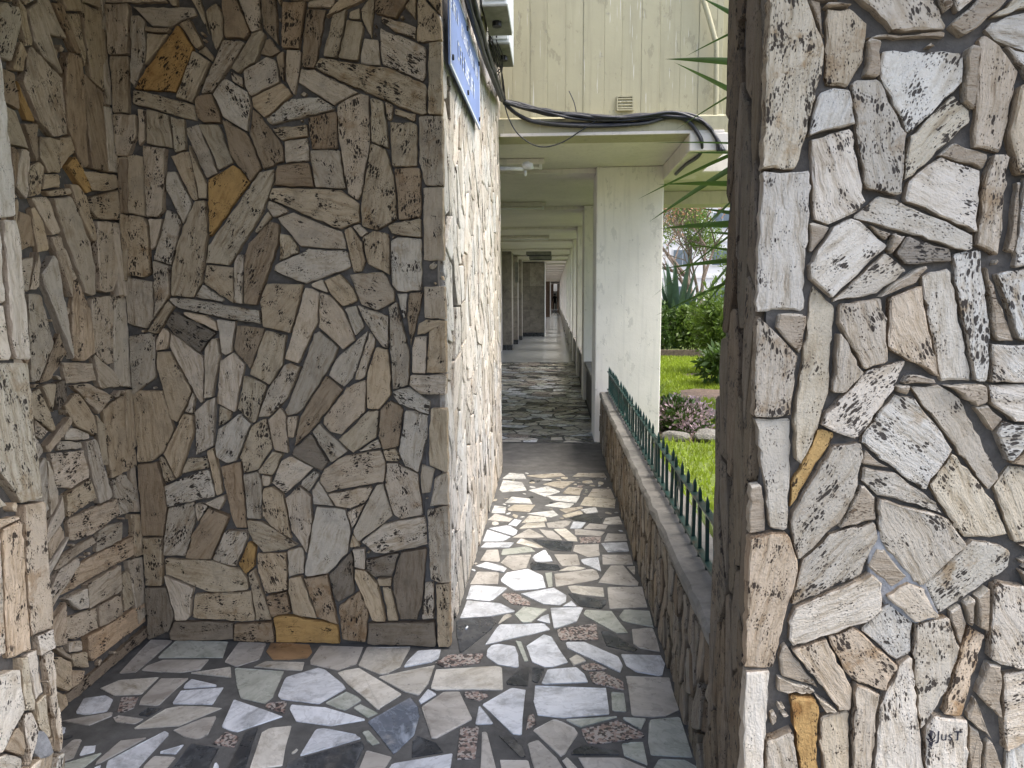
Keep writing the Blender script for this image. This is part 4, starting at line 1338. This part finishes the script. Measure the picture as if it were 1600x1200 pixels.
# ------------------------------------------------------------------ fittings on the passage wall: sign, boxes, cables, tap
sg = empty('name_sign', (-.432, 3.6, 2.43)); tag(sg, 'blue enamel sign with white lettering screwed high on the pale stone wall', 'sign')
s0, s1, q0, q1 = 3.035, 4.20, 2.43, 2.80
box('plate', -.431, -.423, s0, s1, q0, q1, M['sign'], sg, .001)
for (a0, a1, b0, b1) in ((s0, s1, q0, q0+.012), (s0, s1, q1-.012, q1), (s0, s0+.012, q0+.013, q1-.013), (s1-.012, s1, q0+.013, q1-.013)): box('border', -.4245, -.4215, a0, a1, b0, b1, M['signwhite'], sg)
for yy in (s0+.06, (s0+s1)/2, s1-.05):
    for zz in (q0+.045, q1-.03): MB().tube([(-.4235, yy, zz), (-.416, yy, zz)], .012, 8).build('screw', M['dark'], sg, (-.42, yy, zz))
def glyphs(y0, y1, z0, h, wd):
    m = MB(); y = y0
    while y < y1-wd:
        if rng.random() > .13:
            for s_ in rng.sample(['l', 'r', 't', 'm', 'b'], 3) + ['l']:
                t = wd*.16; x0, x1 = -.4232, -.4218
                w_ = wd*.72
                if s_ == 'l': m.box(x0, x1, y, y+t, z0, z0+h)
                if s_ == 'r': m.box(x0, x1, y+w_-t, y+w_, z0, z0+h)
                if s_ == 't': m.box(x0, x1, y+t, y+w_-t, z0+h-t, z0+h)
                if s_ == 'm': m.box(x0, x1, y+t, y+w_-t, z0+h*.5-t/2, z0+h*.5+t/2)
                if s_ == 'b': m.box(x0, x1, y+t, y+w_-t, z0, z0+t)
        y += wd
    return m
for args in ((3.07, 4.15, 2.665, .055, .048), (3.27, 3.98, 2.525, .075, .075)):
    o = glyphs(*args).build('lettering', M['signwhite'], sg, (-.42, 3.6, 2.66)); o['kind'] = 'stuff'
for (y0, y1, xr, z0, lb) in ((4.55, 5.05, -.285, 3.22, 'white metal service box nearer the camera above the blue sign'), (5.15, 5.65, -.31, 3.20, 'white metal service box farther back, beside the cream facade')):
    e = empty('service_box', (-.36, (y0+y1)/2, z0)); tag(e, lb, 'box', 'service boxes on the passage wall')
    box('housing', -.44, xr, y0, y1, z0+.006, z0+.62, M['metalbox'], e, .006)
    box('base_plate', -.437, xr-.004, y0+.004, y1-.004, z0, z0+.005, M['boxunder'], e)
    box('front_lid', -.425, xr-.012, y0-.008, y0-.001, z0+.03, z0+.60, M['metalbox'], e, .003)
    MB().tube([(-.37, (y0+y1)/2, z0-.03), (-.37, (y0+y1)/2, z0+.002)], .03, 10).build('cable_gland', M['dark'], e, (-.37, (y0+y1)/2, z0))
# cables
def cab(name, pts, r, mat, parent, n=6, sub=6): return MB().tube(spline(pts, sub), r, n).build(name, M[mat], parent, tuple(Vector(pts[0])), True)
cb = empty('cable_bundle', (-.38, 6.0, 2.9)); tag(cb, 'thick bundle of black cables running down the wall and along the facade ledge', 'cables')
base = [(726, -40), (738, 15), (750, 55), (760, 88), (772, 122), (783, 152)]
for k in range(11):
    dx = rng.uniform(-7, 9); pts = []
    for j, (x, y) in enumerate(base): pts.append(onX(x+dx*(1-.12*j)+rng.uniform(-1.2, 1.2), y, -.415+rng.uniform(0, .03)))
    path = [(785, 157), (815, 164+rng.uniform(-2, 5)), (855, 173+rng.uniform(-3, 6)), (900, 181+rng.uniform(-4, 5)), (950, 185+rng.uniform(-4, 5)), (1000, 182+rng.uniform(-4, 5)), (1050, 178+rng.uniform(-3, 5)), (1085, 182+rng.uniform(-3, 4)), (1105, 196), (1119, 215), (1122+k, 236)]
    pts += [onY(x+rng.uniform(-1, 1), y, 5.965+rng.uniform(-.03, .02)) for x, y in path]
    cab('cable', pts, rng.choice((.008, .011, .015)), 'cable' if k % 3 else 'cable_dusty', cb)
for k in range(3):
    path = [(787, 160), (808, 178), (840, 190+k), (900, 194+k*1.5), (960, 195+k), (1010, 192), (1045, 184), (1072, 188), (1090, 207), (1097, 226)]
    pts = [onY(x, y+rng.uniform(-1, 1), 5.97+rng.uniform(-.02, .02)) for x, y in path]
    pts += [onZ(x, y, 2.62) for x, y in ((1092, 243), (1072, 257), (1056, 272))]
    cab('cable', pts, .012 if k else .016, 'cable_dusty' if k == 1 else 'cable', cb)
for k in range(9):                                         # tangle of thin leads by the corner
    pts = [onY(768+rng.uniform(-8, 12), 60+rng.uniform(-14, 10), 5.1), onY(775+rng.uniform(-8, 12), 95+rng.uniform(-10, 10), 5.3), onY(779+rng.uniform(-6, 8), 125+rng.uniform(-8, 8), 5.6), onY(786+rng.uniform(-2, 4), 158, 5.95)]
    cab('thin_lead', pts, .004, 'cable', cb, 5)
lp = cab('hanging_cable', [onY(x, y, 5.95) for x, y in ((787, 156), (795, 185), (812, 212), (842, 229), (875, 224), (908, 204), (942, 181))], .005, 'cable', None, 6, 8)
tag(lp, 'single thin cable hanging in a loop below the facade ledge', 'cable')
st_ = cab('wire_stub', [onY(x, y, 6.12) for x, y in ((901, 178), (897, 160), (889, 142))], .004, 'cable_dusty', None, 5)
tag(st_, 'short stiff wire stub poking up from the cables on the facade', 'wire')
tp = empty('water_tap', (-.35, 6.22, 2.6)); tag(tp, 'white painted pipe with a bulky tap sticking out beyond the pale wall', 'tap')
a = onY(780, 263, 6.3); b = onY(818, 264, 6.3)
MB().tube([a, b], .017, 10).build('pipe', M['pvc'], tp, a, True)
c = onY(822, 261, 6.3)
MB().tube([c+Vector((-.03, 0, 0)), c+Vector((-.012, 0, .01)), c+Vector((.012, -.01, .012)), c+Vector((.04, -.02, .0)), c+Vector((.045, -.02, -.02))], [.018, .034, .036, .03, .02], 10).build('valve', M['pvc'], tp, c, True)
MB().tube([c+Vector((-.005, 0, -.03)), c+Vector((-.005, 0, -.075))], [.014, .009], 8).build('spout', M['pvc'], tp, c, True)
dp = cab('drain_pipe', [onY(x, y, 6.10) for x, y in ((1090, -60), (1097, -10), (1108, 28), (1116, 58), (1119, 70), (1119, 120), (1118, 215))], .021, 'pvc', None, 10, 4)
dp.data.materials[0] = M['facade']; tag(dp, 'cream drain pipe with a kink at the right end of the facade', 'pipe')

# ------------------------------------------------------------------ garden
rng = random.Random(67); nr = np.random.default_rng(7)
gz = -.05
lawn = struct(obj('lawn', [(.68, 2.0, gz), (14, 2.0, gz), (14, 26, gz), (.68, 26, gz)], [[0, 1, 2, 3]], M['lawn']))
def blob(cx, cy, rx, ry, n=22, seed=1):
    r = random.Random(seed); return [(cx+rx*cos(2*pi*i/n)*r.uniform(.8, 1.15), cy+ry*sin(2*pi*i/n)*r.uniform(.8, 1.15)) for i in range(n)]
patches = [blob(2.75, 11.3, .95, .75, seed=2), blob(1.45, 8.5, .45, .8, seed=3), blob(3.2, 14.2, .7, .35, seed=4)]
for i, p in enumerate(patches): struct(obj('bare_soil', [(x, y, gz+.004) for x, y in p], [list(range(len(p)))], M['soil']))
def inside(x, y, P):
    c = False; n = len(P)
    for i in range(n):
        a, b = P[i], P[i-1]
        if (a[1] > y) != (b[1] > y) and x < (b[0]-a[0])*(y-a[1])/(b[1]-a[1])+a[0]: c = not c
    return c
V = []; F = []
N = 52000
xs = nr.uniform(.7, 6.0, N); ys_ = nr.uniform(3.0, 18.6, N); hh = nr.uniform(.035, .085, N); az = nr.uniform(0, 2*pi, N); ln_ = nr.uniform(0, .05, N); la = nr.uniform(0, 2*pi, N)
for i in range(N):
    x, y = xs[i], ys_[i]
    if x > .33*y+1.2 or any(inside(x, y, p) for p in patches): continue
    k = len(V); w_ = .007+.0005*y; c_, s_ = cos(az[i])*w_, sin(az[i])*w_
    V += [(x-c_, y-s_, gz), (x+c_, y+s_, gz), (x+cos(la[i])*ln_[i], y+sin(la[i])*ln_[i], gz+hh[i])]; F.append([k, k+1, k+2])
g_ = obj('lawn_grass', V, F, M['grass']); g_['kind'] = 'stuff'; g_['label'] = 'bright green lawn grass of the garden'

def leaves(n, centre, rad, size, seed, up=.3, shell=.55, asp=.45, clumps=14):
    r = np.random.default_rng(seed); C = np.array(centre); R = np.array(rad)
    cl = r.normal(size=(clumps, 3)); cl /= np.linalg.norm(cl, axis=1)[:, None]; cl *= r.uniform(.35, .85, (clumps, 1))
    p = cl[r.integers(0, clumps, n)] + r.normal(size=(n, 3))*.22
    l = np.linalg.norm(p, axis=1); p *= np.minimum(1, 1.05/np.maximum(l, 1e-6))[:, None]
    P = C + p*R
    d = r.normal(size=(n, 3)) + p*1.2; d[:, 2] += up; d /= np.linalg.norm(d, axis=1)[:, None]
    s = np.cross(d, r.normal(size=(n, 3))); s /= np.linalg.norm(s, axis=1)[:, None]
    L = r.uniform(.6, 1.3, (n, 1))*size; W = L*asp*.5
    V = np.empty((n, 4, 3)); V[:, 0] = P; V[:, 1] = P+d*L*.45+s*W; V[:, 2] = P+d*L; V[:, 3] = P+d*L*.45-s*W
    return V.reshape(-1, 3), np.arange(n*4).reshape(n, 4)
def shrub(x, y, h, rx, ry, n, size, mat, label, seed, group='shrubs along the back of the lawn', asp=.45):
    e = empty('shrub', (x, y, gz)); tag(e, label, 'shrub', group)
    V, F = leaves(n, (x, y, gz+h*.55), (rx, ry, h*.5), size, seed, asp=asp); o = obj('foliage', V, F, M[mat], e, (x, y, gz)); o['kind'] = 'stuff'
    r = random.Random(seed); m = MB()
    for k in range(7):
        a = r.uniform(0, 2*pi); m.tube([(x+cos(a)*.06, y+sin(a)*.06, gz-.02), (x+cos(a)*rx*.3, y+sin(a)*ry*.3, gz+h*.3), (x+cos(a)*rx*.6, y+sin(a)*ry*.6, gz+h*.7)], [.018, .012, .006], 5)
    m.build('stem', M['bark'], e, (x, y, gz))
shrub(2.75, 19.0, 1.25, .6, .5, 2600, .13, 'leaf', 'dark clipped shrub beside the white column at the back of the lawn', 1)
shrub(3.55, 18.9, 1.15, .6, .5, 2600, .13, 'leaf_light', 'lighter green shrub in the middle of the back row of the lawn', 2)
shrub(4.35, 18.7, 1.3, .65, .5, 2600, .13, 'leaf', 'dark shrub at the right of the back row of the lawn', 3)
shrub(5.3, 19.0, 1.5, .7, .6, 2200, .14, 'leaf_light', 'light shrub farthest right in the back row, mostly behind the pillar', 4)
shrub(3.35, 14.6, 1.75, .62, .55, 3000, .15, 'leaf_light', 'tall loose shrub leaning from behind the pillar on the lawn', 5, asp=.3)
shrub(2.95, 12.6, .62, .45, .35, 900, .18, 'leaf', 'low broad leaved plant at the foot of the tall loose shrub', 6, asp=.3)
hb = MB().box(2.1, 6, 18.3, 18.45, gz, .13).build('garden_edging', M['bark'], None, (4, 18.4, gz)); tag(hb, 'dark low edging board between lawn and shrubs', 'edging')

def strap(m, base, d, L, W, droop, n=7, fold=.25, twist=0.0):
    """arching strap leaf"""
    p = Vector(base); d = Vector(d).normalized(); side = d.cross(EZ)
    side = side.normalized() if side.length > 1e-3 else Vector((1, 0, 0))
    side = (Matrix.Rotation(twist, 3, d) @ side); k = len(m.V)
    for i in range(n+1):
        t = i/n; w_ = W*(min(1, .45+t*2.2) if t < .3 else max(0.01, 1-((t-.3)/.7)**1.7))*.5
        nn = side.cross(d).normalized()
        m.V += [tuple(p-side*w_+nn*w_*fold), tuple(p), tuple(p+side*w_+nn*w_*fold)]
        d = (d + Vector((0, 0, -droop/n))).normalized(); p = p + d*(L/n)
    for i in range(n):
        a = k+i*3; m.F += [[a, a+1, a+4, a+3], [a+1, a+2, a+5, a+4]]
def clump(name, x, y, n, L, W, spread, droop, mat, label, cat, seed, group=None):
    e = empty(name, (x, y, gz)); tag(e, label, cat, group); r = random.Random(seed)
    for i in range(n):
        a = r.uniform(0, 2*pi); t = r.uniform(.15, spread); m = MB(); b = (x+cos(a)*.05*t, y+sin(a)*.05*t, gz)
        strap(m, b, (cos(a)*t, sin(a)*t, 1), L*r.uniform(.6, 1.15), W*r.uniform(.7, 1.2), droop*r.uniform(.4, 1.4), twist=r.uniform(-.5, .5)); m.build('leaf', M[mat], e, b, True)
    return e
clump('strelitzia', 3.55, 21.5, 46, 2.5, .26, .75, .5, 'leaf_blue', 'big blue-green plant with paddle leaves behind the shrubs', 'plant', 3)
clump('spider_plant', 1.22, 9.3, 30, .55, .035, 1.0, 1.1, 'leaf_var', 'pale striped strappy plant at the foot of the white column', 'plant', 4)
clump('spider_plant', .99, 4.4, 34, .42, .03, .7, .9, 'leaf_var', 'striped strappy plant close behind the near end of the railing', 'plant', 5)
fb = empty('flower_cushion', (1.5, 8.45, gz)); tag(fb, 'cushion of pink and mauve flowers ringed by rocks', 'flowers')
V, F = leaves(2600, (1.5, 8.5, gz+.16), (.38, .58, .20), .045, 8, 1.0, asp=.6, clumps=26); o = obj('flower_heads', V, F, M['petal'], fb, (1.5, 8.45, gz)); o['kind'] = 'stuff'
V, F = leaves(2600, (1.5, 8.5, gz+.14), (.37, .56, .20), .07, 9, .6, clumps=20); o = obj('foliage', V, F, M['leaf'], fb, (1.5, 8.45, gz)); o['kind'] = 'stuff'
def rock(x, y, r, label, seed, sz=.6):
    bm = bmesh.new(); bmesh.ops.create_icosphere(bm, subdivisions=2, radius=1); q = random.Random(seed)
    ax = [Vector((q.gauss(0, 1), q.gauss(0, 1), q.gauss(0, 1))).normalized() for _ in range(7)]; cut = [q.uniform(.6, .9) for _ in ax]
    for v in bm.verts:
        for a_, c_ in zip(ax, cut):
            dd = v.co.dot(a_)
            if dd > c_: v.co -= a_*(dd-c_)
        v.co = Vector((v.co.x*r*q.uniform(.97, 1.03)*1.25, v.co.y*r, v.co.z*r*sz+r*.3))
    bm.verts.index_update(); V = [(v.co.x+x, v.co.y+y, v.co.z+gz) for v in bm.verts]; F = [[v.index for v in f.verts] for f in bm.faces]; bm.free()
    o = obj('rock', V, F, M['rock'], None, (x, y, gz)); tag(o, label, 'rock', 'rocks round the flower bed')
rock(1.30, 7.75, .13, 'pale rock at the near left of the pink flowers', 1)
rock(1.62, 7.72, .15, 'largest pale rock in front of the pink flowers', 2)
rock(1.90, 7.95, .12, 'grey rock at the right end in front of the pink flowers', 3)
rock(2.02, 8.35, .12, 'dark rock to the right of the pink flowers', 4)
rock(1.98, 9.2, .14, 'rock behind the right side of the pink flowers', 5)
rock(1.16, 9.9, .22, 'tan boulder behind the striped plant at the column foot', 6, .75)

# yucca whose blades reach across the view from behind the pillar
yc = empty('yucca', (1.32, 4.25, gz)); tag(yc, 'yucca with long pointed blades reaching out from behind the right pillar', 'yucca')
MB().tube([(1.32, 4.25, gz), (1.30, 4.22, 1.0), (1.34, 4.26, 2.0), (1.33, 4.25, 3.1)], [.09, .075, .065, .05], 10).build('trunk', M['bark'], yc, (1.32, 4.25, gz), True)
BL = [(1040, 91, 1133, 98, .05), (1055, 97, 1131, 138, .045), (1072, 87, 1133, 58, .02), (1095, -5, 1133, 16, .045), (1055, 202, 1128, 160, .035), (1022, 222, 1128, 226, .02), (997, 310, 1128, 252, .045),
      (1030, 287, 1128, 290, .05), (1015, 345, 1128, 275, .045), (1070, 238, 1126, 240, .025), (1032, 356, 1122, 353, .055), (1018, 464, 1120, 388, .045), (1060, 380, 1120, 390, .035), (1033, 419, 1120, 411, .04),
      (1025, 492, 1118, 452, .03), (1090, 490, 1118, 458, .03), (1040, 422, 1122, 340, .02), (1052, 398, 1122, 336, .02), (1075, 492, 1117, 444, .04), (1098, 362, 1122, 365, .05), (1095, 325, 1122, 330, .04)]
for i, (tx, ty, ex, ey, wd) in enumerate(BL):
    Yt = rng.uniform(3.9, 4.4); T = onY(tx, ty, Yt)
    k = (1222-tx)/(ex-tx); Bp = onY(1222, ty+(ey-ty)*k, 4.25); d = T-Bp
    m = MB(); L = d.length; dr = .10
    strap(m, Bp, d.normalized()+Vector((0, 0, dr/2)), L*1.005, wd*.8, dr, 9, .35, rng.uniform(.5, 1.35)); m.build('leaf', M['leaf_yucca'], yc, Bp, True)
for i in range(70):
    a = rng.uniform(-1.25, 1.9); z = rng.uniform(1.0, 3.15); m = MB(); el = rng.uniform(-.5, .9)
    Bp = Vector((1.33, 4.25, z)); strap(m, Bp, (cos(a), sin(a), el), rng.uniform(.55, .85), rng.uniform(.03, .05), rng.uniform(.1, .4), 7, .35, rng.uniform(-.5, .5)); m.build('leaf', M['leaf_yucca'], yc, Bp, True)

# ------------------------------------------------------------------ trees and houses beyond the garden
def tree(x, y, h, seed, label, leafmat_=None, nleaf=0, lsize=.12, r0=.16, crown=(2.6, 2.6, 2.2)):
    r = random.Random(seed); e = empty('tree', (x, y, -.09)); tag(e, label, 'tree', 'trees beyond the garden'); m = MB(); tips = []
    def br(p, d, L, rad, lev):
        pts = [p]; q = p
        for k in range(4):
            d = (d + Vector((r.gauss(0, .13), r.gauss(0, .13), r.gauss(.03, .08)))).normalized(); q = q+d*L/4; pts.append(q)
        m.tube(pts, [rad*(1-.12*k) for k in range(5)], 7 if lev < 2 else 4, False)
        if lev >= 5: tips.append(q); return
        for c_ in range(3 if lev in (0, 1, 3) else 2):
            nd = (d + Vector((r.gauss(0, .55), r.gauss(0, .55), r.gauss(.12, .3)))).normalized()
            br(pts[-1] if c_ < 2 else pts[2], nd, L*r.uniform(.62, .82), rad*.58, lev+1)
    br(Vector((x, y, -.1)), Vector((r.gauss(0, .06), r.gauss(0, .06), 1)), h*.30, r0, 0)
    m.build('trunk', M['bark'], e, (x, y, -.09))
    if leafmat_:
        q = np.random.default_rng(seed); T = np.array([tuple(t) for t in tips]); n = nleaf; P = T[q.integers(0, len(T), n)] + q.normal(size=(n, 3))*.28
        d = q.normal(size=(n, 3)); d[:, 2] -= .4; d /= np.linalg.norm(d, axis=1)[:, None]; s = np.cross(d, q.normal(size=(n, 3))); s /= np.linalg.norm(s, axis=1)[:, None]
        L = q.uniform(.6, 1.4, (n, 1))*lsize; V = np.empty((n, 4, 3)); V[:, 0] = P; V[:, 1] = P+d*L*.5+s*L*.22; V[:, 2] = P+d*L; V[:, 3] = P+d*L*.5-s*L*.22
        o = obj('crown', V.reshape(-1, 3), np.arange(n*4).reshape(n, 4), M[leafmat_], e, (x, y, -.09)); o['kind'] = 'stuff'
tree(6.4, 33, 9.0, 3, 'bare forked tree seen through the gap beside the pillar')
tree(5.2, 27, 7.5, 8, 'tree with a few rusty dry leaves behind the blue-green plant', 'leaf_dry', 700, .14, .12)
tree(8.5, 46, 9.0, 12, 'yellow-green tree far beyond the garden in front of the white block', 'leaf_light', 6000, .2)
tree(12.5, 44, 9.5, 15, 'second bare tree far beyond the garden, farther to the right', None)
ab = empty('apartment_block', (14, 64, -.09)); tag(ab, 'white apartment block far beyond the trees', 'building')
box('wall', 2, 34, 64, 76, -.09, 19, M['bwall'], ab)
for k in range(1, 6): box('floor_band', 1.95, 34.05, 63.9, 64, k*3.1-.15, k*3.1+.1, M['bwall'], ab)
for i in range(9):
    for k in range(6):
        x0 = 3.6+i*3.3; z0 = .95+k*3.1
        w_ = box('window', x0-.08, x0+1.68, 63.93, 64.05, z0-.08, z0+1.38, M['pvc'], ab)
        for s_ in (0, .82): box('pane', x0+s_, x0+s_+.78, 63.91, 63.96, z0, z0+1.3, M['glass'], w_)

# ------------------------------------------------------------------ the walker at the far end
P0 = onZ(867, 486); px_, py_ = P0.x, P0.y
SK = dict(pel=(0, 0, .95, .125), wai=(0, 0, 1.10, .12), che=(0, .02, 1.32, .15), neck=(0, .02, 1.47, .05), head=(0, 0, 1.60, .09), top=(0, 0, 1.69, .075),
          shl=(-.17, .02, 1.40, .06), ell=(-.24, .05, 1.14, .045), wrl=(-.24, -.06, .92, .032), hal=(-.24, -.09, .84, .035), shr=(.17, .02, 1.40, .06), elr=(.25, .07, 1.15, .045), wrr=(.27, .0, .92, .032), har=(.27, -.02, .84, .035),
          hil=(-.09, 0, .90, .09), knl=(-.10, -.10, .50, .06), anl=(-.10, -.02, .09, .04), tol=(-.10, -.17, .04, .036), hir=(.09, 0, .90, .09), knr=(.10, .02, .49, .06), anr=(.10, .17, .12, .04), tor=(.10, .08, .03, .036))
ED = 'pel-wai wai-che che-neck neck-head head-top che-shl shl-ell ell-wrl wrl-hal che-shr shr-elr elr-wrr wrr-har pel-hil hil-knl knl-anl anl-tol pel-hir hir-knr knr-anr anr-tor'.split()
keys = list(SK); me = bpy.data.meshes.new('person'); me.from_pydata([SK[k][:3] for k in keys], [[keys.index(q) for q in e.split('-')] for e in ED], [])
pe = bpy.data.objects.new('person', me); coll.objects.link(pe)
md = pe.modifiers.new('skin', 'SKIN'); md.use_smooth_shade = True
if not me.skin_vertices: me.attributes.new('skin', 'FLOAT', 'POINT')
for k, v in zip(keys, me.skin_vertices[0].data if me.skin_vertices else []): v.radius = (SK[k][3], SK[k][3]*.85); v.use_root = (k == 'pel')
pe.modifiers.new('sub', 'SUBSURF').levels = 1
bpy.context.view_layer.update()
bm_ = bpy.data.meshes.new_from_object(pe.evaluated_get(bpy.context.evaluated_depsgraph_get()))
bpy.data.objects.remove(pe)
for m in (M['cloth_dark'], M['skin'], M['shoe']): bm_.materials.append(m)
for p in bm_.polygons:
    z = p.center.z; p.material_index = 2 if z < .12 else (1 if (z > 1.49 or (z < .89 and abs(p.center.x) > .19)) else 0)
pe = bpy.data.objects.new('person', bm_); coll.objects.link(pe); pe.location = (px_, py_, -.006)
tag(pe, 'person in dark clothes and pale shoes walking at the far end of the arcade', 'person')
hr = MB(); hr.tube([(0, .02, 1.52), (0, .03, 1.60), (0, .02, 1.68), (0, .0, 1.73)], [.07, .105, .10, .04], 10)
h_ = hr.build('hair', M['cloth_dark'], None, (0, 0, 0), True); h_.parent = pe

a = onZ(728, 986); bt = MB().tube([a+Vector((0, 0, .009)), a+Vector((.004, .026, .009))], .0042, 8).build('cigarette_butt', M['signwhite'], None, a)
tag(bt, 'white cigarette butt lying on the dark slab at the wall corner', 'litter')
